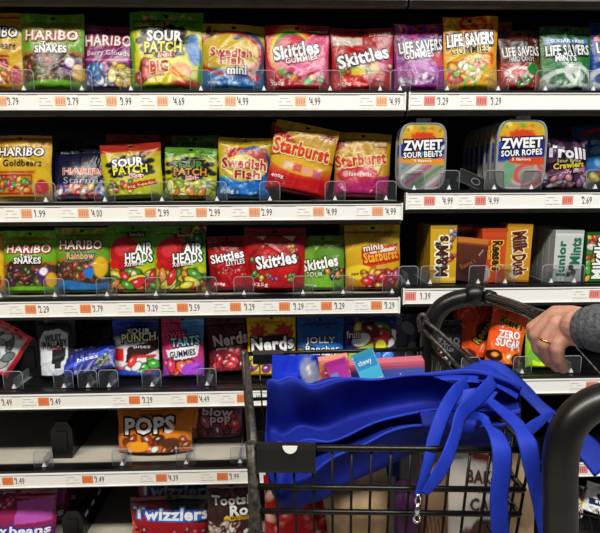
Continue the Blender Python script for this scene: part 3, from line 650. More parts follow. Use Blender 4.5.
def d_junior(A):
    A.vg([(0, '#c4c8c4'), (.5, '#d4d8d4'), (1, '#ccd2ce')]); A.ell(.62, .28, .09, .06, '#2c1c18'); A.ell(.72, .18, .09, .06, '#2c1c18'); A.ell(.55, .14, .08, .05, '#34201a'); A.rect(0, .9, 1, 1, '#dfe4e0')
    return [T('Junior', .3, .44, 1.25, .20, '#186848', rot=90, b=.06), T('Mints', .74, .6, .9, .19, '#186848', rot=90, b=.06)]
def d_mike(A):
    A.vg([(0, '#2c7a24'), (.5, '#2c8a2c'), (1, '#2a8230')]); A.blobs(.0, .05, .35, .95, ['#d8402c', '#e8b828', '#58b038', '#e8d8c8'], 12, .06); A.blobs(.7, .0, 1, .5, ['#d8402c', '#e8b828'], 5, .07)
    return [T('Mike', .42, .33, .9, .22, '#f4f8f0', '#124a18', rot=90, b=.06), T('Ike', .46, .76, .55, .22, '#f4f8f0', '#124a18', rot=90, b=.06)]
def d_yellowflat(A):
    A.fill('#14110e'); A.rect(0, .72, 1, 1, '#e0b828'); A.rect(0, .8, .45, .92, '#c03a20')  # yellow box; shadow over its lower part is painted near black
    return []
def d_longbox(A):
    A.vg([(0, '#46549c'), (.8, '#4c5cac'), (.86, '#c05068'), (1, '#d06070')]); A.rect(.80, .0, .98, .52, '#c83830'); A.rect(.84, .1, .94, .4, '#e8dcd4')
    return [T('fruit snacks', .55, .58, .42, .18, '#f0f2f8', b=.04, rot=1), T('sour gushy', .58, .30, .42, .18, '#f0f2f8', b=.04, rot=1), T('28', .89, .25, .08, .2, '#c83830', b=.05)]
def d_pinkbox(A):
    A.vg([(0, '#d8785c'), (.6, '#e09060'), (1, '#d86858')]); A.blobs(0, 0, 1, 1, ['#e8a878', '#d05a58', '#f0c080', '#c04850'], 20, .1, dark=None)
    return []
def d_magbox(A):
    A.vg([(0, '#a82c8c'), (.5, '#b83498'), (1, '#a02c88')]); A.rect(.1, .1, .45, .75, '#5a8cc8'); A.rect(.55, .3, .9, .6, '#d88ac0')
    return []
def d_tealbox(A):
    A.vg([(0, '#3a9cc0'), (1, '#4cb4d4')]); A.rect(.05, .72, .95, .95, '#2c88b8'); A.rect(.4, .1, .95, .5, '#a8cc9c'); A.rect(.5, .2, .85, .4, '#d8e8c8')
    return [T('chewy', .45, .83, .6, .12, '#dff0f8', b=.03)]
def d_bluecarton(A):
    A.fill('#1c6cb4'); A.rect(.25, .25, .85, .8, '#e4ecf0'); A.rect(.3, .3, .8, .4, '#7aa8d0'); A.rect(.3, .5, .7, .56, '#7aa8d0')
    return []
def d_whitecarton(A):
    A.fill('#ccd0d4'); A.rect(.4, 0, .43, 1, '#9ca4ac')
    return []
def d_longwhite(A, c2):
    A.vg([(0, '#d8d8d4'), (.2, '#e8e8e4'), (1, '#c8c8c8')]); A.poly([(.1, .3), (.9, .4), (.9, .6), (.1, .5)], c2); A.blobs(0, .6, 1, .95, ['#20201c', '#6a4030', '#303848'], 12, .06, hl=False); A.blobs(.1, .02, .9, .25, ['#e8c83c', '#c03038', '#d8d8d8'], 8, .05)
    return [T('mix', .5, .47, .5, .12, '#f4f4f4', '#20304c', b=.05)]
def d_pale(A):
    A.vg([(0, '#b8aea4'), (.6, '#d0cac2'), (1, '#dcd8d0')]); A.blobs(.0, .7, .4, .95, ['#8a6a58', '#b09080', '#d8b8a0'], 10, .05, dark=None, hl=False)
    return []
# ------------------------------------------------------------------ the shelving
XL0, XR1 = -1.02, 1.25
XLE, XRS = float(at(402, 213, 0)[0]), float(at(405, 203, 0)[0])
def zrow(a, b): return float((at(a[0], a[1], 0)[2]+at(b[0], b[1], 0)[2])/2)
ZL = {0: zrow((30, -1), (390, -2)), 1: zrow((30, 111), (400, 109.8)), 2: zrow((30, 222), (400, 219)), 3: zrow((20, 316), (390, 313)),
      4: zrow((20, 409), (220, 404.5)), 5: zrow((20, 487), (220, 482))}
ZL[6] = ZL[5]-.235; ZL[7] = .13
ZR = {0: ZL[0], 1: zrow((420, 110), (590, 110)), 2: zrow((420, 209), (590, 208)), 3: zrow((420, 302.5), (590, 302)), 4: zrow((540, 392), (590, 392)),
      5: zrow((578, 475), (592, 475))}
ZR[6] = ZR[5]-.21; ZR[7] = .13
LIPH = .0405
ORD = ['overhead', 'top', 'second', 'third', 'fourth', 'fifth', 'sixth', 'lowest']

fl = MB(); fl.box(-2.5, 2.5, -2.6, .5, -.02, 0); struct(fl.build('floor', MT['floor']))
wb = MB(); wb.box(-1.3, 1.5, .42, .45, 0, 2.1); struct(wb.build('wall_back', MT['black']))

def shelf(x0, x1, zb, sec, row):
    t = empty('gondola_shelf', ((x0+x1)/2, 0, zb)); w = (x1-x0)/2
    b = MB(); b.box(-w, w, .008, .418, .004, LIPH-.002); b.box(-w, w, -.001, .010, .034, LIPH)
    b.build('shelf_tray', MT['lip'], t)
    g = MB(); g.box(-w, w, .006, .024, -.010, .0038); g.build('front_flange', MT['flange'], t)
    l = MB(); l.box(-w+.004, w-.004, .034, .416, LIPH-.002, LIPH); l.build('shelf_liner', MT['deck' if sec == 'left' and row != 4 else 'lip'], t)
    c = MB(); c.box(-w, w, -.004, .004, 0, .034); c.box(-w, w, -.0065, -.004, 0, .0016); c.box(-w, w, -.0065, -.004, .0322, .034)
    c.build('price_channel', MT['white'], t)
    for sx in (-w, w-.003):
        e = MB(); e.box(sx, sx+.003, -.008, .01, -.001, .036); e.build('channel_end_cap', MT['white'], t)
    pl = {'left': 'left of the joint', 'right': 'right of the joint'}[sec]
    tag(t, f'{ORD[row]} black shelf with white price channel, in the section {pl}', 'shelf', 'gondola shelves')
    return t
for r in range(0, 8): shelf(XL0, XLE, ZL[r], 'left', r)
for r in range(0, 8): shelf(XRS, XR1, ZR[r], 'right', r)

def deck(sec, row): return (ZL if sec == 'L' else ZR)[row]+LIPH

# ------------------------------------------------------------------ goods
ITEMS = []          # (section, row, x centre px, short name)
def put(sec, row, box, short, label, design, Y=.026, d=.04, cat='candy bag', group=None, builder='bag', tilt=0, lean=6, yaw=0, zoff=0., behind=(), w=None, h=None, idx=True, hang=None, **k):
    x0, y0, x1, y1 = box; xc = (x0+x1)/2; ym = (y0+y1)/2
    Yc = Y+d/2
    a, b = at(x0, ym, Yc), at(x1, ym, Yc); dz = deck(sec, row) if sec else None
    if dz is None: dz = float(at(xc, y1, Yc)[2])
    W = w or float(b[0]-a[0]); H = h
    if H is None:
        H = .15
        for _ in range(6): H = float(at(xc, y0, Yc+H*math.sin(R(lean)))[2]-dz-zoff)/math.cos(R(lean))
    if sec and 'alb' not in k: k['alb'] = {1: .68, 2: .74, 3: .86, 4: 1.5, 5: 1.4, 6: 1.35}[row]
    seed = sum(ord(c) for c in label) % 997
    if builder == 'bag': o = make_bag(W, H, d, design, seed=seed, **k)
    else: o = make_carton(W, H, d, design, seed=seed, **k)
    lift = W/2*abs(math.sin(R(tilt)))+d/2*abs(math.sin(R(lean)))
    # thick bottom sits on the shelf, front face at depth Y
    o.location = (float((a[0]+b[0])/2)-H/2*math.sin(R(tilt)), Y+d/2, dz+zoff+.0008+lift)
    o.rotation_euler = (R(-lean), R(tilt), R(yaw))
    grp = group or (f'candy bags on the {ORD[row]} shelf' if sec else None)
    tag(o, label, cat, grp)
    if idx and sec: ITEMS.append((sec, row, xc, short))
    for (dx, dy, dzz, lb) in behind:
        c = copy_tree(o); c.location = (o.location[0]+dx, o.location[1]+dy, o.location[2]+dzz); tag(c, lb, cat, grp)
    return o

# top shelf, left
put('L', 1, (-31, 15, 24, 91), 'cut-off gold bag', 'gold gummy candy bag cut off by the left edge on the top shelf', d_goldbears)
put('L', 1, (20, 16, 84, 92), 'tall green bag', 'tall green gummy candy bag with striped snakes, on the top shelf', d_snakes, Y=.02, behind=[(.008, .045, -.001, 'green gummy bag mostly hidden behind the tall green snake bag on the top shelf')])
put('L', 1, (82, 28, 132, 90), 'purple gummy bag', 'purple gummy candy bag with white and yellow sweets, on the top shelf', d_clouds, Y=.03, behind=[(.004, .048, .004, 'purple gummy bag peeking out behind the front purple bag on the top shelf')])
put('L', 1, (129, 14, 203, 92), 'large sour bag', 'large yellow and green sour candy bag with black splat, tallest on the top shelf', d_sourbig, Y=.018, d=.05, behind=[(.004, .055, 0, 'large green topped sour bag directly behind the tallest bag on the top shelf')])
put('L', 1, (202, 27, 265, 91), 'yellow fish bag', 'yellow and blue fish candy bag with mini lettering, on the top shelf', d_fishmini, Y=.026, yaw=4, tilt=1.5)
put('L', 1, (265, 27, 330, 90), 'pink rainbow bag', 'pink and red candy bag with a rainbow corner on the top shelf', d_skgummies, Y=.026, behind=[(.01, .045, 0, 'pink candy bag hidden behind the pink rainbow bag on the top shelf')])
put('L', 1, (331, 30, 394, 90), 'dark red bag', 'red fruit candy bag with white slanted lettering, right end of the top left shelf', lambda A: d_skittles(A, sub=1), Y=.026)
# top shelf, right
put('R', 1, (394, 26, 447, 89), 'magenta bag', 'magenta gummy ring candy bag, leftmost on the top right shelf', d_lspurple, Y=.028)
put('R', 1, (444, 19, 499, 89), 'orange yellow bag', 'orange and yellow gummy ring candy bag standing tallest on the top right shelf', d_lsorange, alb=.95, Y=.02, tilt=-1)
put('R', 1, (462, 24, 513, 89), 'half hidden orange bag', 'orange gummy ring bag half hidden behind the tallest orange bag', d_lsorange, Y=.068, idx=False)
put('R', 1, (499, 33, 542, 88), 'brown red bag', 'brown and red hard candy bag between orange and green bags, top right shelf', d_lshard, Y=.03, tilt=1.5)
put('R', 1, (541, 28, 593, 88), 'green mint bag', 'dark green mint candy bag with white rings on the top right shelf', d_lsmint, Y=.026, behind=[(.004, .045, .003, 'dark green mint bag behind the front green mint bag, top right shelf')])
put('R', 1, (592, 24, 645, 88), 'blue mint bag', 'blue mint candy bag cut off by the right edge of the top shelf', d_lsblue, Y=.026)
# second shelf, left
put('L', 2, (-10, 137, 51, 202), 'gold bear bag', 'gold gummy candy bag with dark red window, leftmost on the second shelf', d_goldbears, Y=.024)
put('L', 2, (52, 164, 108, 202), 'navy bag', 'short navy blue candy bag with orange lettering, on the second shelf', d_starmix, Y=.03, lean=14, h=.115)
put('L', 2, (58, 141, 106, 200), 'dark navy bag', 'dark navy candy bag standing behind the short navy bag', d_starmix, Y=.10, idx=False)
put('L', 2, (101, 147, 162, 202), 'red topped sour bag', 'yellow sour candy bag with red top leaning left, frontmost of its row', d_sourpatch, Y=.024, tilt=-3)
put('L', 2, (106, 136, 159, 200), 'second red topped bag', 'yellow sour candy bag with red top standing right behind the leaning one', d_sourpatch, Y=.075, idx=False, behind=[(.026, .05, .002, 'red topped sour bag, third back and farther right on the second shelf')])
put('L', 2, (164, 150, 217, 203), 'green topped sour bag', 'yellow green sour candy bag with black splat, beside the blue and yellow fish bag', d_sourtrop, Y=.024, tilt=2)
put('L', 2, (172, 137, 218, 200), 'tall green topped bag', 'green topped sour bag standing behind the front green sour bag', d_sourtrop, Y=.08, idx=False)
put('L', 2, (218, 140, 272, 202), 'blue yellow fish bag', 'blue and yellow red fish candy bag in front on the second shelf', d_fish, Y=.024, tilt=1.5, behind=[(-.016, .05, .002, 'yellow fish candy bag behind the front fish bag on the second shelf')])
put('L', 2, (270, 131, 334, 201), 'tilted yellow bag', 'yellow and red fruit chew bag tilted sideways on the second shelf', d_starburst, Y=.014, tilt=11, lean=3, behind=[(-.012, .055, .0, 'yellow fruit chew bag tilted behind the front tilted yellow bag')])
put('L', 2, (334, 136, 391, 201), 'yellow pink bag', 'yellow and pink fruit chew bag at the right end of the second left shelf', d_starburst_fav, Y=.026, tilt=3, behind=[(.006, .05, .004, 'yellow fruit chew bag behind the yellow and pink bag')])
# third shelf, left
put('L', 3, (-45, 233, 4, 296), 'gold sliver bag', 'gold candy bag showing only a sliver at the left edge, third shelf', d_goldbears, Y=.03)
put('L', 3, (2, 232, 56, 296), 'green snake bag', 'green gummy candy bag with striped snakes on the third shelf', d_snakes, Y=.024)
put('L', 3, (54, 229, 109, 296), 'green rainbow bag', 'green gummy candy bag with yellow and blue lettering and blue foot, third shelf', d_hrainbow, Y=.024)
put('L', 3, (108, 226, 156, 295), 'left red ball bag', 'lime green candy bag with red balloon shape, left one of the two', d_airheads, Y=.026, behind=[(.004, .045, .002, 'lime green candy bag behind the left red balloon bag')])
put('L', 3, (154, 227, 206, 295), 'right red ball bag', 'lime green candy bag with red balloon shape and printed corner, right one of two', lambda A: d_airheads(A, True), Y=.024)
put('L', 3, (208, 238, 247, 294), 'small red bag', 'small dark red candy bag with tiny red dots on the third shelf', d_sklittles, Y=.028, tilt=-2)
put('L', 3, (244, 230, 306, 295), 'glossy red bag', 'large glossy red candy bag with rainbow dots on the third shelf', d_skfull, Y=.018, d=.05, behind=[(-.004, .055, .003, 'glossy red bag standing behind the large glossy red bag')])
put('L', 3, (301, 237, 345, 293), 'green sour bag', 'olive green candy bag with white slanted lettering between red and yellow bags', d_sksour, Y=.028)
put('L', 3, (345, 226, 401, 293), 'yellow minis bag', 'yellow candy bag with red and white ribbon at the right end, third left shelf', d_sbminis, Y=.024, behind=[(-.006, .05, .004, 'yellow candy bag behind the yellow ribbon bag on the third shelf')])
# fourth shelf, left
put('L', 4, (-22, 334, 26, 374), 'red edged bag', 'white and grey candy bag with red edges slumping at the left edge', d_whitered, Y=.05, tilt=32, lean=10, h=.115, w=.09)
put('L', 4, (36, 318, 76, 384), 'black white bag', 'black bag with a white panel and black licorice shapes, fourth shelf', d_wallaby, Y=.055, tilt=-2, film='matte')
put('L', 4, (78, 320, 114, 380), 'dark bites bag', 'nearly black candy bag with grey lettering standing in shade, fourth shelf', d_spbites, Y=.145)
put('L', 4, (58, 353, 114, 377), 'toppled blue bag', 'blue candy bag toppled over in front of the nearly black bag', d_bluelay, Y=.028, idx=False, tilt=-14, lean=32, h=.07, d=.025)
put('L', 4, (112, 317, 159, 384), 'navy white bag', 'navy and white candy bag with red stripe on the fourth shelf', d_spunch, Y=.055)
put('L', 4, (161, 317, 204, 385), 'pink purple bag', 'pink and purple gummy candy bag with blue lettering, fourth shelf', d_sweetarts, Y=.05)
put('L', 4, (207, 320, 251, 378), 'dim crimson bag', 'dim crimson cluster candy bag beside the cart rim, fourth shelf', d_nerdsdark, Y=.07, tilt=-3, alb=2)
put('L', 4, (247, 316, 296, 386), 'yellow cluster bag', 'yellow cluster candy bag seen above the cart rim, fourth shelf', d_nerdsyellow, Y=.05)
put('L', 4, (297, 318, 344, 386), 'blue green bag', 'blue and lime gummy candy bag seen through the cart wires', d_jolly, Y=.05)
put('L', 4, (342, 318, 397, 384), 'blue mixed bag', 'royal blue mixed candy bag with fruit picture above the cart rim', d_bluemix, Y=.06)
put('L', 4, (384, 316, 418, 384), 'grey bag', 'grey shiny candy bag at the right end of the fourth left shelf', d_grey, Y=.12, tilt=4)
# fifth shelf, left
put('L', 5, (117, 406, 193, 462), 'orange pops bag', 'orange lollipop bag with big white letters, alone on the fifth shelf', d_pops, Y=.045, d=.05, behind=[(.003, .06, .0, 'orange lollipop bag standing behind the front orange lollipop bag')])
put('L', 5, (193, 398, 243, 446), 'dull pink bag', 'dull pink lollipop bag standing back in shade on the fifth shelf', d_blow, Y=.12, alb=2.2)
# sixth shelf, left
put('L', 6, (-20, 491, 57, 560), 'purple bean bag', 'purple and red candy bag in the lower left corner', d_purplebag, Y=.05, d=.05, tilt=2, behind=[(.006, .06, .004, 'purple and red bag, second in the lower left stack'), (.014, .12, .008, 'purple and red bag, third in the lower left stack')])
put('L', 6, (131, 497, 209, 565), 'red twist bag', 'red and black twist candy bag with large white letters at the bottom', d_twizz, Y=.05, d=.05, behind=[(-.002, .07, .02, 'red and black twist candy bag standing behind the front twist bag')])
put('L', 6, (207, 483, 256, 565), 'dark brown bag', 'dark brown chewy candy bag with white letters beside the cart', d_tootsie, Y=.035, d=.04)
# second shelf, right
def d_tub(A, belts=True):
    A.vg([(0, '#8c8480'), (.38, '#a09488'), (.42, '#28388c'), (.55, '#1f2a86'), (.72, '#2c2c7c'), (.8, '#c8902c'), (1, '#b8a83a')])
    if belts:
        for k, c in enumerate(['#8a4a4c', '#b0b0b4', '#5c8a5c', '#a85a84', '#c8c8c4', '#6a8a9c', '#b05a50']): A.band(lambda u, k=k: .02+.5*u-.0+.14*k-.42, .07, c)
    else:
        A.ring(.7, .2, .3, .16, .3, '#c85048'); A.ring(.55, .25, .3, .2, .2, '#b8a0a0'); A.poly([(.1, .05), (.3, .05), (.4, .42), (.15, .42)], '#6a9c78')
    A.blobs(.0, .72, 1, .97, ['#6a9c30', '#c8b020', '#d86a28', '#c83028', '#e0d060'], 26, .03, dark=None, hl=False, long=2.4)
    A.splat(.5, .80, .36, .10, '#d8a028', 14); A.splat(.5, .81, .22, .06, '#c8401c', 12)
    if not belts: A.poly([(0, .5), (0, .7), (.25, .7), (.3, .5)], '#2c4aa8')
    A.poly([(0, .40), (1, .36), (1, .46), (0, .50)], '#d89028') if belts else A.poly([(.2, .38), (1, .34), (1, .46), (.3, .46)], '#c8481c')
    return [T('ZWEET', .5, .68, .86, .14, '#f0f0f4', '#15183c', b=.07, ow=.06, rot=2), T('SOUR BELTS' if belts else 'SOUR ROPES', .5, .535, .88, .085, '#f4f4f4', '#10142c', b=.05, ow=.05, rot=3), T('5 flavors', .5, .435, .4, .04, '#ffffff')]

def squircle(n, a, b, p=5):
    t = np.linspace(0, 2*PI, n, endpoint=False); c, s = np.cos(t), np.sin(t)
    return np.sign(c)*np.abs(c)**(2/p)*a, np.sign(s)*np.abs(s)**(2/p)*b

def make_tub(w, h, d, design, seed):
    root = empty('candy_tub')
    nx, ny = 44, 60
    U, V = np.meshgrid(np.linspace(-1, 1, nx), np.linspace(-1, 1, ny)); p = 5
    # map the square onto the rounded front
    m = np.maximum(np.abs(U), np.abs(V)); q = (np.abs(U)**p+np.abs(V)**p)**(1/p)+1e-9; k = m/q
    X, Z = U*k*.92, V*k*.95
    A = Art((X/.92+1)/2, (Z/.95+1)/2, w/h, seed); texts = design(A)
    lab = MB(); P = np.stack([X*w/2, -d/2-.0012+0*X, Z*h/2+h/2], -1); lab.grid(P, lin(A.C))
    for t in texts:
        for g, F, c, lv in text_layers(t, w*.92, h*.95):
            lab.add(np.stack([g[:, 0]-w*.46, -d/2-.002-.0005*lv+0*g[:, 0], g[:, 1]+h*.025], 1), F, c)
    # body of the tub
    n = 56; b = MB(); rings = []
    for (s, y) in ((.86, d/2), (.90, d*.2), (.93, -d/2+.004), (.93, -d/2)):
        a, c = squircle(n, w/2*s, h/2*(s+.02)); rings.append(np.stack([a, a*0+y, c+h/2], 1))
    b.grid(np.array(rings), lin('#8a8480'), closed=True); N = b.n
    b.f.append(tuple(range(n))); b.mi.append(0); b.sm.append(False)
    b.f.append(tuple(range(N-n, N))); b.mi.append(0); b.sm.append(False)
    b.build('tub', MT['board'], root)
    lab.build('label', MT['film'], root)
    r = MB(); a, c = squircle(n, w/2*.965, h/2*.975); pts = [np.array([x, -d/2, z+h/2]) for x, z in zip(a, c)]
    r.tube(pts+pts[:2], .0026, 6, lin('#c0bcb4'), cap=False); r.build('rim', MT['edge'], root)
    hb = MB(); hb.box(-.016, .016, -d/2-.001, -d/2+.001, h*.985, h*.985+.011, lin('#9a9a98')); hb.build('hang_tab', MT['edge'], root)
    return root
def put_tub(box, Y, label, short, belts, n, d=.03):
    a, b = at(box[0], 155, Y), at(box[2], 155, Y); dz = deck('R', 2); w = float(b[0]-a[0]); h = float(at(520, box[1], Y)[2]-dz)
    o = make_tub(w, h, d, lambda A: d_tub(A, belts), 5); o.location = (float(a[0]+b[0])/2, Y+d/2, dz+.0008)
    tag(o, label, 'candy tub', 'clear candy tubs on the second shelf'); ITEMS.append(('R', 2, (box[0]+box[2])/2, short))
    names = ['second', 'third', 'fourth', 'fifth', 'sixth', 'seventh']
    for k in range(n):
        c = copy_tree(o); c.location = (o.location[0], o.location[1]+(d+.004)*(k+1), o.location[2])
        tag(c, f'clear sour candy tub, {names[k]} from the front in the {"belts" if belts else "ropes"} row', 'candy tub', 'clear candy tubs on the second shelf')
put_tub((399, 123, 446, 189), .02, 'clear candy tub with striped belts, at the left end of the right shelf', 'belts tub', True, 1)
put_tub((496, 120, 546, 189), .016, 'clear candy tub with curled ropes, front of the long row', 'ropes tub', False, 6)
put('R', 2, (541, 140, 589, 188), 'purple crawler bag', 'black and purple crawler candy bag beside the ropes tub', d_trolli, Y=.026, kind='pillow', seal=.05, hole=False, d=.042)
put('R', 2, (576, 129, 640, 189), 'bright blue bag', 'bright blue gummy bag cut off at the right edge, second shelf', d_bluefish, Y=.078, tilt=-6, lean=8, behind=[(-.035, .06, .002, 'dim blue bag with red mark behind the bright blue bag')])
# third shelf, right
gb = 'candy boxes on the third shelf'
def putbox(box, short, label, design, side, Y=.022, d=.022, n=0, dx=0, behind_label='', **k):
    ords = ['second', 'third', 'fourth', 'fifth', 'sixth']
    return put('R', 3, box, short, label, design, Y=Y, d=d, cat='candy box', group=gb, builder='box', side=side, lean=k.pop('lean', 2),
               behind=[(dx*(i+1), (d+.003)*(i+1), 0, behind_label.format(ords[i])) for i in range(n)], **k)
putbox((429, 226, 455, 284), 'yellow chocolate box', 'yellow chocolate candy box with large brown letters reading upwards', d_mms, '#b08a18', n=4, behind_label='yellow chocolate box, {} from the front in the yellow row')
putbox((454, 240, 484, 283), 'brown pieces box', 'small dark brown candy box with orange top edge leaning over', d_rpieces, '#c87a28', Y=.02, tilt=5, yaw=-8, d=.03)
putbox((453, 225, 482, 282), 'tall brown box', 'tall red brown candy box behind the small brown box', d_rpieces, '#5c1c10', Y=.085, n=2, behind_label='red brown box, {} from the front behind the small brown box', idx=False)
putbox((480, 229, 506, 283), 'orange peanut box', 'orange peanut butter candy box with yellow letters reading downwards', d_reesebox, '#b84014', n=2, behind_label='orange candy box, {} from the front in the orange row')
putbox((504, 225, 529, 282), 'yellow caramel box', 'golden yellow caramel candy box with dark red letters reading downwards', d_duds, '#b88010', tilt=2, n=1, behind_label='golden yellow caramel box, {} from the front')
putbox((530, 253, 552, 281), 'yellow topped box', 'dark candy box with yellow top set far back between caramel and mint boxes', d_yellowflat, '#181410', Y=.13, idx=False)
putbox((552, 231, 580, 282), 'white mint box', 'white mint candy box with green letters reading upwards, frontmost', d_junior, '#b4b8b4', tilt=1, n=5, behind_label='white mint candy box, {} from the front')
putbox((584, 233, 612, 282), 'green fruit box', 'green fruit candy box with white letters at the right edge', d_mike, '#1c5c20', n=2, behind_label='green fruit candy box, {} from the front at the right edge')
# fourth shelf, right
put('R', 4, (432, 321, 463, 374), 'dark sugar bag', 'black candy bag with grey letters behind the cart handle', d_zerodark, Y=.05)
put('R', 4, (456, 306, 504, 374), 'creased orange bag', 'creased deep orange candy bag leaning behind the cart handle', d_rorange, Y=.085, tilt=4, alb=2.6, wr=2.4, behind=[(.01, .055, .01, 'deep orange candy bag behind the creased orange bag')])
put('R', 4, (489, 309, 526, 374), 'bright orange bag', 'bright orange candy bag with white letters under the handle bar', d_rzero, Y=.03, tilt=9, wr=2.2)
put('R', 4, (526, 318, 561, 374), 'lime yellow bag', 'lime yellow candy bag partly hidden by the hand', d_lime, Y=.03)
# sixth shelf, right, behind the wire rack
put('R', 6, (556, 488, 585, 545), 'white yellow bag', 'white and yellow candy bag in the wire rack, left one', lambda A: d_longwhite(A, '#d8c040'), Y=.05, tilt=10, hole=False)
put('R', 6, (582, 490, 618, 545), 'white navy bag', 'white and navy candy bag in the wire rack at the right edge', lambda A: d_longwhite(A, '#1c2850'), Y=.05, tilt=16, hole=False)
# ------------------------------------------------------------------ clear dividers, pushers, price tags
def make_divider():
    t = empty('shelf_divider')
    w, h, r = .044, .042, .008
    out = [(-w/2, 0)]
    for a in np.linspace(PI, PI/2, 6): out.append((-w/2+r+r*math.cos(a), h-r+r*math.sin(a)))
    for a in np.linspace(PI/2, 0, 6): out.append((w/2-r+r*math.cos(a), h-r+r*math.sin(a)))
    out.append((w/2, 0))
    b = MB(); n = len(out)
    V = [(x, -.0007, z) for x, z in out]+[(x, .0007, z) for x, z in out]
    b.add(V, [tuple(range(n)), tuple(range(2*n-1, n-1, -1))]+[(i, i+n, (i+1) % n+n, (i+1) % n) for i in range(n)], lin('#ffffff'))
    pl = b.build('front_plate', MT['clear'], t)
    e = MB(); e.tube([np.array([x, 0, z]) for x, z in out], .0009, 6); e.build('plate_edge', MT['edge'], pl)
    s = MB(); s.box(-.0008, .0008, .002, .26, 0, .024); s.box(-.006, .006, .002, .26, -.0006, .0006); s.build('divider_wall', MT['clear'], t)
    q = MB(); q.add([(-.0045, -.0012, .001), (.0045, -.0012, .001), (0, -.0012, .011), (-.0045, .004, .001), (.0045, .004, .001), (0, .004, .011)], [(0, 1, 2), (5, 4, 3), (0, 3, 4, 1), (1, 4, 5, 2), (2, 5, 3, 0)], lin('#ffffff'))
    q.build('spring_tip', MT['wtip'], t)
    return t
div0 = None
DIV = {('L', 1): [24, 82, 131, 201, 264, 330, 380], ('R', 1): [400, 447, 498, 545, 593], ('L', 2): [46, 105, 162, 217, 270, 335, 386], ('R', 2): [414, 449, 494, 531, 595],
       ('L', 3): [0, 55, 107, 156, 207, 244, 303, 343, 392], ('R', 3): [408, 430, 478, 505, 551, 574], ('L', 4): [14, 64, 88, 109, 152, 207, 297, 343],
       ('R', 4): [440, 470, 522, 571], ('L', 5): [44, 122, 186, 240], ('L', 6): [62, 131, 206]}
def neighbours(sec, row, px):
    it = sorted((x, s) for a, b, x, s in ITEMS if a == sec and b == row)
    l = [s for x, s in it if x < px]; r = [s for x, s in it if x >= px]
    return (l[-1] if l else None), (r[0] if r else None)
used = {}
for (sec, row), xs in DIV.items():
    for px in xs:
        l, r = neighbours(sec, row, px)
        if l and r: lab = f'clear plastic divider between the {l} and the {r}'
        elif r: lab = f'clear plastic divider left of the {r}, {ORD[row]} shelf'
        elif l: lab = f'clear plastic divider right of the {l}, {ORD[row]} shelf'
        else: lab = f'clear plastic divider on the {ORD[row]} shelf'
        if lab in used:
            used[lab] += 1; lab = lab.replace('clear plastic divider', 'right-hand clear divider' if used[lab] == 2 else 'third clear divider')
        else: used[lab] = 1
        if div0 is None: o = div0 = make_divider()
        else: o = copy_tree(div0)
        y = .0125 if row != 4 else .016
        p = at(px, 200, y); 
        # foot of the plate: same column, at deck height
        zz = deck(sec, row); A0, B0 = at(px, 0, y), at(px, 533, y); k = (zz-A0[2])/(B0[2]-A0[2]); x = float(A0[0]+(B0[0]-A0[0])*k)
        o.location = (x, y, zz+.0008)
        tag(o, lab, 'shelf divider', 'clear shelf dividers')

def pusher(px, py, row, label, Y=.03, sec='L', rot=0, slots=False, h=.075):
    z = deck(sec, row); t = empty('shelf_pusher', (float(at(px, py, Y)[0]), Y, z+.0008), (0, 0, R(rot)))
    b = MB(); w = .026
    pr = [(-w, 0), (w*.8, 0), (w, h*.3), (w, h*.8), (w*.6, h), (-w*.4, h), (-w, h*.75)]; n = len(pr)
    b.add([(x, 0, z) for x, z in pr]+[(x, .006, z) for x, z in pr], [tuple(range(n)), tuple(range(2*n-1, n-1, -1))]+[(i, i+n, (i+1) % n+n, (i+1) % n) for i in range(n)], (.5, .5, .5))
    b.box(-w*.5, w*.5, -.003, 0, h*.2, h*.75); b.build('paddle', MT['blackp'], t)
    c = MB(); c.box(-w*.8, w*.8, .0062, .30, 0, .012); c.box(w*.3, w*.8, .0062, .3, .012, h*.92); c.build('track', MT['blackp'], t)
    if slots:
        for k in range(5):
            s = MB(); s.box(w*.8, w*.8+.0006, .03+.045*k, .048+.045*k, h*.55, h*.68); s.build('track_slot', MT['wtip'], t)
    tag(t, label, 'shelf pusher', 'black shelf pushers')
pusher(62, 440, 5, 'black spring pusher with track standing empty on the fifth shelf', Y=.05, h=.095)
pusher(30, 360, 4, 'black pusher beside the slumped red edged bag, fourth shelf', Y=.09, h=.1)
pusher(72, 520, 6, 'black pusher track with pale slots beside the lower left purple stack', Y=.06, slots=True, h=.085)
# loose pusher paddle lying between the tubs
t = empty('pusher_paddle', (float(at(471, 172, .07)[0]), .07, deck('R', 2)+.020), (0, R(22), R(6)))
b = MB(); b.box(-.034, .034, 0, .003, -.011, .017); b.build('paddle_plate', MT['smoke'], t)
e = MB(); e.tube([np.array(p) for p in [(-.034, 0, -.011), (.034, 0, -.011), (.034, 0, .017), (-.034, 0, .017), (-.034, 0, -.011), (.034, 0, -.011)]], .0014, 6); e.build('paddle_rim', MT['smoke'], t)
e = MB(); e.tube([np.array((.012+.011*math.cos(a), -.001, .003+.007*math.sin(a))) for a in np.linspace(0, 2*PI, 14)], .0012, 6); e.build('finger_hole', MT['edge'], t)
tag(t, 'loose smoky plastic pusher paddle tilted between the two tub rows', 'pusher paddle')

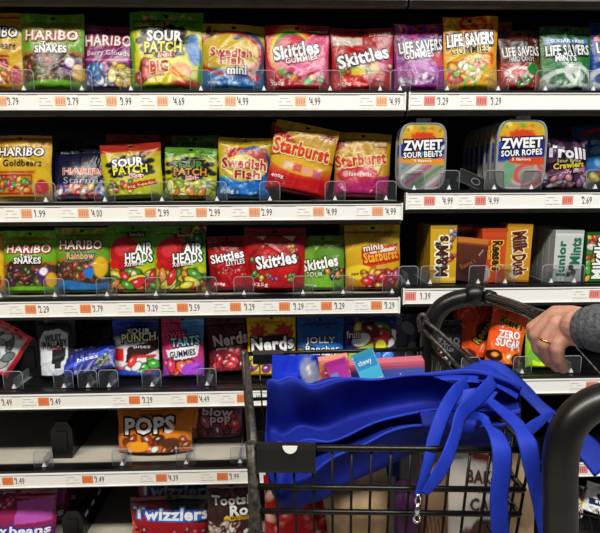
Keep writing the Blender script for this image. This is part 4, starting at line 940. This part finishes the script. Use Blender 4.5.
TAGS = [('L', 1, -4, 7, '3.79'), ('L', 1, 55, 67, '3.79'), ('L', 1, 106, 120, '3.99'), ('L', 1, 157, 173, '4.69'), ('L', 1, 225, 237, '4.99'), ('L', 1, 295, 309, '4.99'), ('L', 1, 376, 389, '4.99'),
        ('R', 1, 424, 437, '3.29'), ('R', 1, 476, 490, '3.29'),
        ('L', 2, 21, 34, '1.99'), ('L', 2, 78, 91, '4.00'), ('L', 2, 145, 158, '2.99'), ('L', 2, 196, 209, '2.99'), ('L', 2, 249, 261, '2.99'), ('L', 2, 313, 326, '4.99'), ('L', 2, 372, 385, '4.99'),
        ('R', 2, 424, 442, '4.99'), ('R', 2, 475, 488, '4.99'), ('R', 2, 562, 581, '2.69'),
        ('L', 3, 25, 38, '2.29'), ('L', 3, 80, 92, '3.79'), ('L', 3, 134, 147, '3.29'), ('L', 3, 177, 189, '3.59'), ('L', 3, 230, 244, '3.29'), ('L', 3, 279, 293, '3.29'), ('L', 3, 321, 334, '3.29'), ('L', 3, 371, 384, '3.29'),
        ('R', 3, 405, 420, '1.39'), ('R', 3, 589, 604, '1.39'),
        ('L', 4, -12, 1, '3.49'), ('L', 4, 38, 50, '3.49'), ('L', 4, 129, 142, '3.29'), ('L', 4, 187, 199, '4.49'), ('L', 4, 237, 250, '4.49'), ('L', 4, 296, 309, '3.29'), ('L', 4, 346, 359, '3.29'),
        ('R', 4, 586, 597, '4.19'),
        ('L', 5, 2, 14, '3.49'), ('L', 5, 82, 94, '3.49'), ('L', 5, 156, 168, '4.39'), ('L', 5, 217, 229, '3.99'), ('R', 5, 577, 590, '3.99')]
SHELFCOL = {1: '#eec09c', 2: '#ecb08a', 3: '#e9935e', 4: '#e8824a', 5: '#e8824a', 6: '#e8824a'}  # same orange print, paler on upper shelves: their strong light put into colour
def price_tag(sec, row, ox, pxx, price):
    zb = (ZL if sec == 'L' else ZR)[row]; ym = 100*row
    ref = {('L', 1): 104, ('L', 2): 214, ('L', 3): 308, ('L', 4): 400, ('L', 5): 479, ('R', 1): 103, ('R', 2): 202, ('R', 3): 296, ('R', 4): 384, ('R', 5): 467}[(sec, row)]
    X = lambda p: float(at(p, ref, -.005)[0])
    x0, x1, xo0, xo1, xp0 = max(X(ox-17), XRS+.004 if sec == 'R' else -9), X(pxx+10.7), X(ox), X(ox+11), X(pxx)
    b = MB(); xc = (x0+x1)/2; w = (x1-x0)/2; y = 0
    b.box(-w, w, -.0003, .0003, .0035, .0305, lin('#f4f1ea'))
    def q(a, c, z0, z1, col, l=1):
        b.add([(a-xc, -.0003-.0003*l, z0), (c-xc, -.0003-.0003*l, z0), (c-xc, -.0003-.0003*l, z1), (a-xc, -.0003-.0003*l, z1)], [(0, 1, 2, 3)], lin(col))
    oc = SHELFCOL[row] if sec == 'L' else '#e6948a'
    q(xo0, xo1, .008, .0275, oc)
    rng = random.Random(ox*7+row)
    for k in range(4): q(xo0+.003+.005*k, xo0+.0055+.005*k, .0125, .0235, {1: '#dc9468', 2: '#dc8c5c'}.get(row, '#d8703c') if sec == 'L' else '#cc5a50', 2)
    q(xo0+.001, xo1-.001, .0265-.017, .0275-.0165, oc, 2)
    g = '#b4b0a8'
    if ox > 410 or sec == 'L':
      q(X(ox-15), X(ox-7), 0.0228, .0242, g); q(X(ox-16), X(ox-13), .0165, .0178, '#c0bcb4'); q(X(ox-9), X(ox-4), .0165, .0178, '#c0bcb4'); q(X(ox-16), X(ox-2), .0085, .0100, '#bdb9b1')
    W = x1-x0
    for t in [T('$', (xp0-x0)/W+.02, .72, .03, .26, '#2a2622', b=.0), T(price, (xp0-x0+.013)/W, .52, .021/W, .56, '#3a3530', b=.0)]:
        for p, F, c, lv in text_layers(t, W, .027):
            b.add(np.stack([p[:, 0]-w, -.0009+0*p[:, 0], p[:, 1]+.0035], 1), F, c)
    o = b.build('price_tag', MT['paper'], None, (xc, -.0045, zb))
    it = sorted((abs(x-(ox+3)), s) for a, r_, x, s in ITEMS if a == sec and r_ == row)
    lab = f'white price tag reading {price} under the {it[0][1]}' if it else f'white price tag reading {price} on the {ORD[row]} right shelf'
    if lab in used: lab = lab.replace('white price tag', 'white price tag farther right')
    used[lab] = 1
    tag(o, lab, 'price tag', 'price tags on the shelf edges')
for a in TAGS: price_tag(*a)

# wire rack hooked on the lower right shelf
t = empty('wire_rack', (float(at(585, 510, .0)[0]), .0, deck('R', 6)))
b = MB()
for k in range(9):
    x = -.08+.024*k
    b.tube([np.array(p) for p in [(x-.02, -.02, .085), (x-.006, -.016, .04), (x, -.012, .004)]], .0016, 6)
b.tube([np.array((-.105, -.02, .1)), np.array((.0, -.021, .075)), np.array((.12, -.02, .045))], .0024, 6)
b.tube([np.array((-.09, -.012, .004)), np.array((.12, -.012, .004))], .0022, 6)
b.build('wire_front', MT['wire'], t)
h = MB()
for x in (-.085, .11): h.tube([np.array(p) for p in [(x, -.012, .004), (x, .0, .0015), (x, .012, .0015)]], .0015, 6)
h.build('wire_hook', MT['wire'], t)
tag(t, 'black wire rack of slanted rods on the lower right shelf', 'wire rack')
# ------------------------------------------------------------------ shopping cart
cart = empty('shopping_cart', (.1, -.4, 0))
OFF = np.array([.1, -.4, 0])
def cb(b, name, m, parent=None):
    if parent is None:
        b.v = [v-OFF for v in b.v]; return b.build(name, m, cart)
    b.v = [v-OFF for v in b.v]; return b.build(name, m, parent)
FL, FR = ad(246, 350, .87), ad(430, 345, .885)       # far rim
NL, NR = ad(254, 449, .543), ad(530, 460, .525)      # near rim
zr = float(np.mean([FL[2], FR[2], NL[2], NR[2]])); print('rim z', FL, FR, NL, NR)
for p in (FL, FR, NL, NR): p[2] = zr
ZB = zr-.32
def low(p, z, c=np.array([.10, -.39, 0])):
    f = (zr-z)*.32; q = p+(c-p)*f; q[2] = z; return q
rails = [(zr, .0042), (zr-.052, .0036), (zr-.085, .0034), (zr-.15, .003)]
for z, r in rails:
    b = MB(); pts = [low(p, z) for p in (FR, FL, NL, NR)]
    b.tube([pts[0], pts[1]], r, 8); b.tube([pts[2], pts[3]], r, 8); b.tube([pts[3], pts[0]], r, 8); cb(b, 'rail', MT['wire'])
    b = MB(); b.tube([pts[1], pts[2]], r*1.15, 8); cb(b, 'front_rail', MT['scuff'])
b = MB()
def wires(a, c, n, r=.0017):
    for k in range(n+1):
        t = k/n; p = a+(c-a)*t; b.tube([p, low(p, ZB)], r, 6)
wires(NL, NR, 14); wires(FL, FR, 15); wires(FL, NL, 15); wires(FR, NR, 18)
lo = [low(p, ZB) for p in (FL, FR, NR, NL)]
for k in range(13):
    t = k/12; b.tube([lo[0]+(lo[1]-lo[0])*t, lo[3]+(lo[2]-lo[3])*t], .0017, 6)
for k in range(9):
    t = k/8; b.tube([lo[0]+(lo[3]-lo[0])*t, lo[1]+(lo[2]-lo[1])*t], .0017, 6)
cb(b, 'basket_wires', MT['wire'])
# front corner posts and legs down to the casters
def post(p, z1, r, name, m):
    b = MB(); q = low(p, zr-.15); e = q.copy(); e[2] = z1
    b.tube([p+np.array([0, 0, .006]), q, e], r, 10); cb(b, name, m)
    return e
feet = []
feet.append(post(FL+np.array([-.004, 0, 0]), .11, .0062, 'front_post', MT['scuff'])); feet.append(post(NL+np.array([-.004, 0, 0]), .11, .0062, 'front_post', MT['scuff']))
# handle: two tube uprights that bend into the bar
far = catmull([ad(431, 520, .9), ad(430, 420, .9), ad(429, 350, .89), ad(431, 326, .885), ad(440, 309, .88), ad(455, 300, .872), ad(476, 296, .862)], 7)
z0 = .11; e = far[0].copy(); e[2] = z0
b = MB(); b.tube([e]+far, .0165, 16); cb(b, 'handle_upright', MT['tube']); feet.append(e.copy())
near = catmull([ad(562, 640, .452), ad(561, 560, .452), ad(560, 500, .452), ad(561, 455, .452), ad(570, 425, .452), ad(590, 406, .452), ad(618, 397, .454), ad(655, 394, .458)], 7)
e = near[0].copy(); e[2] = z0
b = MB(); b.tube([e]+near, .0165, 18); cb(b, 'handle_upright', MT['tube']); feet.append(e.copy())
bar = catmull([ad(466, 295, .868), ad(485, 297, .85), ad(510, 304.5, .79), ad(534, 313.5, .725), ad(556, 321, .69), ad(575, 327, .667), ad(594, 333.5, .645), ad(622, 345, .60), ad(655, 364, .53), ad(668, 384, .48), ad(662, 394, .458)], 6)
b = MB(); b.tube(bar, .0098, 14); cb(b, 'handle_bar', MT['barm'])
b = MB(); c = [ad(466, 294.5, .866), ad(473, 294.5, .862), ad(483, 296, .854)]; b.tube(c, [.0180, .0186, .0165], 14); b.tube([ad(487, 297, .85), ad(493, 298.5, .838)], [.0135, .0125], 14); cb(b, 'handle_clamp', MT['blackp'])
# brace rods from the far upright to the basket
for (p0, p1, p2) in [((421, 317, .868), (440, 333, .85), (484, 374, .80)), ((423, 330, .868), (440, 346, .85), (462, 372, .80))]:
    b = MB(); b.tube([ad(*p0), ad(*p1), ad(*p2)], .0042, 8); cb(b, 'brace_rod', MT['scuff'])
b = MB(); b.tube(catmull([ad(428, 322, .865), ad(423, 315, .863), ad(419, 319, .866), ad(421, 332, .868)], 5), .0046, 8); cb(b, 'brace_hook', MT['scuff'])
b = MB(); b.tube([ad(568, 338, .80), ad(602, 376, .76), ad(640, 420, .72)], .0016, 8); cb(b, 'rear_rod', MT['scuff'])
# corner bumpers
def bumper(p0, p1, h, d, name='corner_bumper'):
    dirv = (p1-p0)/np.linalg.norm(p1-p0); nrm = np.array([-dirv[1], dirv[0], 0])
    b = MB(); rows = []
    prof = [(-d, 0), (-d, -h+.004), (-d*.6, -h), (d*.6, -h), (d, -h+.004), (d, 0), (d*.6, .005), (-d*.6, .005)]
    for t in (0, 1):
        p = p0+(p1-p0)*t; rows.append([p+nrm*a+np.array([0, 0, z]) for a, z in prof])
    b.grid(np.array(rows), (.5, .5, .5), smooth=False, closed=True)
    n = len(prof); b.f += [tuple(range(n))[::-1], tuple(range(n, 2*n))]; b.mi += [0, 0]; b.sm += [False, False]
    return cb(b, name, MT['blackp'])
d1 = (FR-FL)/np.linalg.norm(FR-FL); d2 = (NR-NL)/np.linalg.norm(NR-NL)
bumper(FL+d1*.012, FL+d1*.068, .019, .006); nb = bumper(NL+d2*.004, NL+d2*.072, .030, .006)
s = MB(); c0 = NL+d2*.042+np.array([0, -.0078, .0062]); pts = [c0+d2*(.0085*math.cos(a))+np.array([0, -.0003, (.0095*math.sin(a))]) for a in np.linspace(PI, 2*PI, 13)]
s.add(pts+[p+np.array([0, .0008, 0]) for p in pts], [tuple(range(13)), tuple(range(25, 12, -1))]+[(i, (i+1) % 13, (i+1) % 13+13, i+13) for i in range(13)], lin('#ffffff')); cb(s, 'round_sticker', MT['white'])
# under frame and casters
b = MB(); zz = .12; ff = [f.copy() for f in feet]
for f in ff: f[2] = zz
for a, c in ((0, 1), (2, 3), (0, 2), (1, 3)): b.tube([ff[a], ff[c]], .009, 10)
cb(b, 'base_frame', MT['wire'])
for f in feet:
    b = MB(); b.tube([f+np.array([0, 0, .03]), f+np.array([0, 0, -.02])], .010, 10); b.box(f[0]-.013, f[0]-.010, f[1]-.018, f[1]+.018, .04, f[2]-.01); b.box(f[0]+.010, f[0]+.013, f[1]-.018, f[1]+.018, .04, f[2]-.01)
    b.box(f[0]-.013, f[0]+.013, f[1]-.018, f[1]+.018, f[2]-.022, f[2]-.012)
    k = cb(b, 'caster', MT['wire'])
    w = MB(); w.tube([np.array([f[0]-.009, f[1], .0505]), np.array([f[0]+.009, f[1], .0505])], .05, 20); cb(w, 'wheel', MT['blackp'], k)
# supports that carry the basket on the uprights
b = MB()
for z in (zr-.01, zr-.15):
    b.tube([low(FR, z), far[0]*np.array([1, 1, 0])+np.array([0, 0, z])], .005, 8); b.tube([low(NR, z), near[0]*np.array([1, 1, 0])+np.array([0, 0, z])], .005, 8)
cb(b, 'basket_bracket', MT['wire'])
tag(cart, 'black wire shopping cart with a looped handle in front of the shelves', 'shopping cart')

# ------------------------------------------------------------------ blue tote lying in the basket
tote = empty('tote_bag', (float(ad(390, 430, .65)[0]), -.45, zr-.1))
TO = np.array(tote.location)
def tb(b, name, m, parent=tote):
    b.v = [v-TO for v in b.v]; return b.build(name, m, parent)
ST = [ # x, T, A, R1, V, R2, B rows in the picture
    (267, 384, 428, 446, 452, 458, 466), (272, 381, 430, 447, 458, 476, 490), (281, 381, 431, 447, 462, 490, 512), (292, 382, 431, 446, 458, 483, 516), (308, 383, 430, 445, 453, 473, 504), (328, 382, 428, 441, 449, 461, 494),
    (357, 379, 419, 428, 436, 447, 478), (385, 377, 410, 418, 426, 434, 464), (420, 374, 404, 412, 420, 427, 453), (450, 371, 400, 409, 417, 425, 450), (480, 372, 398, 409, 418, 427, 447),
    (505, 378, 398, 409, 418, 427, 445), (520, 388, 400, 409, 417, 424, 438)]
rows = []
for i, (x, t, a, r1, v, r2, bt) in enumerate(ST):
    e = 1-abs(i-6)/9
    prof = [ad(x+1, t+14, .73), ad(x+.5, t+3, .70), ad(x, t-.5, .655), ad(x, t, .635), ad(x, t+3, .628), ad(x-.5, (t+a)/2, .640), ad(x-2, a, .652), ad(x-2, (a+r1)/2, .628), ad(x, r1, .596), ad(x, r1+2.5, .598), ad(x, v, .622),
            ad(x, (v+r2)/2, .604), ad(x, r2, .581), ad(x, r2+3, .583), ad(x, (r2+bt)/2, .594), ad(x, bt, .602), ad(x, bt-10, .64), ad(x, bt-.45*(bt-t)*.75, .70)]
    rows.append(np.array(catmull(prof+[prof[0]], 4)))
rows = np.array(rows)
nsp = 6; cols = []
for j in range(rows.shape[1]): cols.append(np.array(catmull(list(rows[:, j]), nsp)))
G = np.stack(cols, 1)                       # stations x profile
rng = np.random.RandomState(4)
sx = np.arange(G.shape[0])[:, None]; sp = np.arange(G.shape[1])[None, :]
for k in range(16):
    f1, f2, ph = rng.uniform(.03, .22), rng.uniform(.05, .5), rng.uniform(0, 6)
    G[..., 1] += .0011*np.sin(sx*f1+sp*f2+ph); G[..., 2] += .0008*np.sin(sx*f2-sp*f1+ph*2)
b = MB(); b.grid(G, (.5, .5, .5)); n = G.shape[1]; N = G.shape[0]
for i in (0, N-1):
    c = G[i].mean(0); base = b.n; b.add([c], [], (.5, .5, .5))
    b.f += [(base, i*n+j, i*n+(j+1) % n) for j in range(n-1)]; b.mi += [0]*(n-1); b.sm += [True]*(n-1)
tb(b, 'tote_body', MT['tote'])
# hem along the opening and the piping on the two folds
for idx, r in ((3, .0022), (8, .0018), (12, .0018)):
    b = MB(); b.tube(list(G[::2, idx*4]), r, 8); tb(b, 'seam', MT['strap'])
def ribbon(pts, widths, name='handle_strap', m='strap', th=.0016, twist=None):
    """pts: (px, py, d); widths in metres, across the view"""
    P = catmull([ad(*p) for p in pts], 8); W = np.interp(np.linspace(0, 1, len(P)), np.linspace(0, 1, len(widths)), widths)
    L, Rr = [], []
    for i, p in enumerate(P):
        t = P[min(i+1, len(P)-1)]-P[max(i-1, 0)]; t /= np.linalg.norm(t)
        v = p-CAM_O*np.array([1, 1, 1]); nrm = np.array([.12, -1, .25]); nrm /= np.linalg.norm(nrm)
        s = np.cross(t, nrm); s /= np.linalg.norm(s)+1e-9
        tw = 0 if twist is None else np.interp(i/(len(P)-1), np.linspace(0, 1, len(twist)), twist)
        n2 = np.cross(s, t); s = s*math.cos(R(tw))+n2*math.sin(R(tw))
        L.append(p-s*W[i]/2); Rr.append(p+s*W[i]/2)
    L, Rr = np.array(L), np.array(Rr); C = (L+Rr)/2
    nn = np.cross(np.gradient(C, axis=0), Rr-L); nn /= np.linalg.norm(nn, axis=1)[:, None]+1e-9
    q = .12
    prof = [L, L*(1-q)+Rr*q+nn*th*.5, C+nn*th*.35, L*q+Rr*(1-q)+nn*th*.5, Rr, L*q+Rr*(1-q)-nn*th*.5, C-nn*th*.35, L*(1-q)+Rr*q-nn*th*.5]
    b = MB(); P3 = np.stack(prof, 1); b.grid(P3, (.5, .5, .5), closed=True)
    b.f += [tuple(range(8))[::-1], tuple((len(P)-1)*8+j for j in range(8))]; b.mi += [0, 0]; b.sm += [False, False]
    return tb(b, name, MT[m])
ribbon([(468, 382, .62), (456, 392, .585), (444, 412, .555), (434, 440, .535), (426, 470, .522), (417, 496, .515)], [.018, .019, .019, .018, .012, .007])
ribbon([(494, 380, .615), (478, 398, .58), (462, 413, .555), (455, 436, .53), (447, 458, .515), (436, 478, .508), (424, 494, .507)], [.02, .022, .022, .02, .019, .017, .009], twist=[0, 10, 20, 10, 0])
ribbon([(458, 418, .592), (476, 419, .575), (492, 428, .54), (501, 446, .515), (502, 470, .503), (499, 500, .496), (501, 545, .492)], [.012, .018, .024, .025, .023, .022, .022], twist=[40, 20, 0, 0, 0])
ribbon([(484, 396, .61), (500, 409, .575), (517, 424, .54), (527, 441, .515), (532, 465, .502), (538, 495, .494), (547, 545, .488)], [.012, .016, .022, .025, .022, .018, .014])
ribbon([(553, 413, .60), (541, 421, .575), (528, 432, .545), (525, 448, .518)], [.007, .014, .018, .016])
ribbon([(478, 364, .70), (500, 370, .68), (522, 388, .66), (540, 406, .64), (560, 424, .62), (585, 446, .60), (606, 468, .58)], [.016, .026, .022, .018, .022, .034, .04], twist=[30, 15, 0, 0])
# folded flap at the mouth of the tote
def sheet(rowspx, name, m, n=5):
    Rw = [np.array(catmull([ad(*p) for p in r], n)) for r in rowspx]
    S = np.array(Rw); cc = np.stack([np.array(catmull(list(S[:, j]), n)) for j in range(S.shape[1])], 1)
    b = MB(); b.grid(cc, (.5, .5, .5)); B2 = cc.copy(); B2[..., 1] += .0025; B2[..., 2] -= .001; b.grid(B2[:, ::-1], (.5, .5, .5)); return tb(b, name, MT[m])
sheet([[(436, 379, .68), (462, 368, .70), (484, 361, .71), (503, 369, .70), (522, 386, .67)],
       [(446, 380, .655), (464, 374, .665), (484, 370, .665), (503, 377, .66), (520, 391, .645)],
       [(450, 383, .635), (466, 380, .63), (484, 382, .628), (502, 390, .62), (517, 399, .615)]], 'mouth_flap', 'strap')
sheet([[(425, 374, .645), (450, 373, .64), (478, 374, .635)], [(440, 379, .625), (458, 378, .62), (478, 380, .622)], [(454, 384, .62), (466, 382, .615), (480, 383, .615)]], 'inner_flap', 'strap')
sheet([[(462, 390, .60), (480, 388, .602), (498, 392, .61)], [(456, 402, .59), (472, 402, .588), (490, 402, .595)], [(452, 409, .59), (466, 411, .585), (478, 409, .59)]], 'mouth_flap', 'strap')
sheet([[(420, 411, .594), (450, 412, .588), (482, 417, .584)], [(422, 420, .58), (452, 421, .572), (481, 424, .57)], [(424, 427, .575), (452, 431, .57), (470, 437, .572)], [(430, 428, .59), (452, 434, .59), (468, 440, .59)]], 'side_fold', 'tote')
z1 = MB(); P0 = ad(418, 496, .508); 
z1.tube([P0+np.array([.003*math.cos(a), -.001, .006*math.sin(a)-.004]) for a in np.linspace(0, 2*PI, 14)], .0012, 6); z1.tube([P0+np.array([0, 0, -.010]), P0+np.array([-.001, -.001, -.022])], [.0030, .0032], 8)
z1.tube([P0+np.array([-.001+.0036*math.cos(a), -.002, .0052*math.sin(a)-.026]) for a in np.linspace(0, 2*PI, 14)], .0015, 6); tb(z1, 'zipper_pull', MT['chrome'])
tag(tote, 'royal blue fabric tote bag slumped in the shopping cart with straps hanging out', 'tote bag')

# ------------------------------------------------------------------ what lies in the basket
FZ = ZB+.004
def stand(kind, x0, x1, y0, d, label, design, cat, depth, film='matte', tilt=0, lean=0, yaw=0, side='#888888', zb=None, name=None, seal=.08, kd='stand', h=None, y1=None):
    xc = (x0+x1)/2; a, b = ad(x0, y0+10, d), ad(x1, y0+10, d); top = float(ad(xc, y0, d)[2]); z = FZ if zb is None else zb
    if y1: z = float(ad(xc, y1, d)[2])
    W = float(b[0]-a[0]); H = (top-z)/max(.3, math.cos(R(lean)))
    if kind == 'box': o = make_carton(W, H, depth, design, side=side, name=name or 'food_box', seed=len(label))
    else: o = make_bag(W, H, depth, design, kind=kd, seal=seal, film=film, hole=False, name=name or 'food_bag', seed=len(label), nx=40, ny=48)
    o.location = (float(a[0]+b[0])/2-H/2*math.sin(R(tilt)), -CAM_D+d+depth/2, z+W/2*abs(math.sin(R(tilt)))+depth/2*abs(math.sin(R(lean)))); o.rotation_euler = (R(-lean), R(tilt), R(yaw))
    tag(o, label, cat, 'groceries in the cart'); return o
stand('bag', 262, 338, 498, .665, 'shiny red candy bag at the front bottom of the cart', d_redbag, 'food bag', .045, film='film', kd='pillow', lean=10)
stand('bag', 330, 400, 487, .60, 'brown kraft food bag under the blue tote', d_kraft, 'food bag', .06, kd='pillow', tilt=-6)
stand('bag', 328, 372, 470, .668, 'pale paper food pack between the tote and the kraft bag', d_pale, 'food bag', .03, kd='pillow', tilt=-6, film='matte')
stand('box', 368, 401, 452, .71, 'blue food carton with a white label behind the kraft bag', d_bluecarton, 'food box', .03, side='#1a5c9c')
stand('box', 401, 423, 452, .70, 'plain white food carton beside the blue carton', d_whitecarton, 'food box', .03, side='#b8bcc0')
stand('bag', 398, 422, 489, .592, 'dark purple food bag below the zipper pull', d_purplepack, 'food bag', .035, kd='pillow')
stand('bag', 424, 458, 448, .60, 'brown striped snack bag beside the white baking bag', d_brownpack, 'food bag', .04, kd='pillow')
stand('bag', 455, 515, 452, .585, 'white baking bag with dark lettering behind the straps', d_bake, 'food bag', .05, tilt=2)
stand('bag', 513, 545, 458, .60, 'plain tan food bag near the cart handle upright', d_kraft, 'food bag', .035, kd='pillow')
stand('bag', 268, 332, 371, .735, 'blue crinkled snack bag sticking out behind the tote', d_bluewrap, 'food bag', .03, film='film', kd='pillow', tilt=2, lean=8)
stand('box', 346, 425, 366, .80, 'long blue and pink snack box with white lettering', d_longbox, 'food box', .025, side='#c86478', tilt=-4, yaw=-3, zb=None, h=None, y1=400, name='snack_box')
stand('box', 322, 352, 361, .765, 'orange pink snack box at the left of the cart boxes', d_pinkbox, 'food box', .02, side='#d88a70', tilt=-8, y1=410, name='snack_box')
stand('box', 332, 353, 366, .745, 'slim magenta snack box with a blue panel', d_magbox, 'food box', .012, side='#9c2480', tilt=-16, lean=10, y1=410, name='snack_box')
stand('box', 363, 386, 359, .745, 'teal snack box leaning in front of the long blue box', d_tealbox, 'food box', .014, side='#3488a8', tilt=-22, lean=12, y1=412, name='snack_box')

# ------------------------------------------------------------------ the arm at the handle
def cone_hull(bm_pts, n=14):
    """tapered capsules between joints -> list of (verts, faces)"""
    out = []
    for (p, r), (q, s) in zip(bm_pts[:-1], bm_pts[1:]):
        p, q = np.asarray(p, float), np.asarray(q, float); ax = q-p; L = np.linalg.norm(ax); ax /= L
        a = np.array([0, 0, 1.]) if abs(ax[2]) < .9 else np.array([1., 0, 0]); u = np.cross(ax, a); u /= np.linalg.norm(u); w = np.cross(ax, u)
        rings = []
        for t in np.linspace(-PI/2, 0, 6)[1:]: rings.append((p+ax*r*math.sin(t), r*math.cos(t)))
        for t in np.linspace(0, PI/2, 6)[:-1]: rings.append((q+ax*s*math.sin(t), s*math.cos(t)))
        V = [p-ax*r]+[c+rr*(math.cos(k)*u+math.sin(k)*w) for c, rr in rings for k in np.linspace(0, 2*PI, n, endpoint=False)]+[q+ax*s]
        F = [(0, 1+(k+1) % n, 1+k) for k in range(n)]
        for i in range(len(rings)-1): F += [(1+i*n+k, 1+i*n+(k+1) % n, 1+(i+1)*n+(k+1) % n, 1+(i+1)*n+k) for k in range(n)]
        e = len(V)-1; F += [(e, 1+(len(rings)-1)*n+k, 1+(len(rings)-1)*n+(k+1) % n) for k in range(n)]
        out.append((V, F))
    return out
hand = MB()
def chain(*j):
    for V, F in cone_hull([(ad(x, y, d), r) for x, y, d, r in j]): hand.add(V, F, (.5, .5, .5))
WR = (592, 328, .608, .0218)
chain((700, 338, .54, .031), (640, 332, .575, .027), WR, (578, 326, .622, .0215))
# metacarpals
chain((588, 322, .618, .018), (570, 317, .662, .0165), (556, 314, .69, .0125))        # index
chain((590, 325, .612, .0185), (570, 320, .650, .0165), (554, 318, .67, .0128))       # middle
chain((590, 330, .61, .018), (572, 327, .638, .0165), (557, 325.5, .648, .0125))    # ring
chain((590, 335, .61, .016), (575, 335, .628, .0150), (565.5, 336.5, .632, .0118))   # little
# fingers
chain((556, 314, .69, .0125), (541, 322, .70, .0095), (533, 328, .705, .0098), (533, 337, .71, .0085), (540, 347, .715, .0078))
chain((554, 318, .67, .0128), (541, 328, .675, .0098), (536, 335, .677, .0102), (538, 349, .68, .0088), (549, 362, .688, .0078))
chain((557, 325.5, .648, .0125), (548, 336, .648, .0098), (544.5, 344, .648, .0101), (548, 357, .652, .0086), (557, 367, .66, .0074))
chain((565.5, 336.5, .632, .0118), (558.5, 344, .628, .0093), (557, 349, .627, .0093), (558, 359, .63, .0082), (563, 368.5, .636, .0071))
# thumb under the bar
chain((586, 330, .628, .015), (574, 335, .67, .0135), (560, 337, .715, .0105), (548, 338, .705, .0092))
ho = hand.build('person', MT['skin'])
rm = ho.modifiers.new('r', 'REMESH'); rm.mode = 'VOXEL'; rm.voxel_size = .0013
sm = ho.modifiers.new('s', 'SMOOTH'); sm.factor = .5; sm.iterations = 5
dg = bpy.context.evaluated_depsgraph_get(); me = bpy.data.meshes.new_from_object(ho.evaluated_get(dg)); ho.modifiers.clear(); ho.data = me
for p in me.polygons: p.use_smooth = True
tag(ho, 'hand of a person in a grey sleeve gripping the cart handle bar', 'person')
# ring
g = MB(); c = ad(546, 340.5, .648); t = ad(544.5, 344, .648)-ad(548, 336, .648); t /= np.linalg.norm(t); u = np.cross(t, [0, 0, 1.]); u /= np.linalg.norm(u); w = np.cross(t, u)
pts = [c+.0099*(math.cos(a)*u+math.sin(a)*w) for a in np.linspace(0, 2*PI, 33)]; g.tube(pts, .0013, 8, cap=False); g.build('ring', MT['gold'], ho)
# sleeve
sl = catmull([ad(584.5, 327.6, .615), ad(587, 327.8, .612), ad(594, 328, .606), ad(615, 329, .59), ad(660, 333, .565), ad(720, 340, .53), ad(800, 352, .49), ad(900, 370, .45)], 8); ns = len(sl)
rad = np.interp(np.arange(ns)/(ns-1), [0, .045, .09, .3, 1], [.0225, .0252, .0262, .030, .046])
rg = np.random.RandomState(2); b = MB(); b.tube(sl, rad+rg.uniform(-.0006, .0006, ns), 28, cap=False); b.add(list(np.array(b.v[-1])[-28:]), [tuple(range(28))], (.5, .5, .5))
b.tube(sl[:9], rad[:9]-.0025, 28, cap=False); b.build('sleeve', MT['knit'], ho)
b = MB(); b.tube(sl[:9], rad[:9]+.0012, 28, cap=False); b.build('cuff', MT['knit'], ho)

# ------------------------------------------------------------------ light: ceiling tubes over the aisle
def area(name, loc, sx, sy, e, col, tgt=None):
    l = bpy.data.lights.new(name, 'AREA'); l.shape = 'RECTANGLE'; l.size = sx; l.size_y = sy; l.energy = e; l.color = col
    o = bpy.data.objects.new(name, l); COL.objects.link(o); o.location = loc
    d = Vector(tgt if tgt else (loc[0], loc[1], 0))-Vector(loc); o.rotation_euler = d.to_track_quat('-Z', 'Y').to_euler()
area('aisle_lamp', (-.9, -1.55, 2.95), 2.6, .28, 60, (1, .93, .82))
area('aisle_lamp', (1.3, -1.55, 2.95), 1.8, .28, 48, (.93, .97, 1.0))
w = bpy.data.worlds.new('World'); SC.world = w; w.use_nodes = True
w.node_tree.nodes['Background'].inputs['Color'].default_value = (.9, .92, 1, 1); w.node_tree.nodes['Background'].inputs['Strength'].default_value = .05
SC.view_settings.view_transform = 'Standard'; SC.view_settings.look = 'None'; SC.view_settings.gamma = 1; SC.view_settings.exposure = 0.55
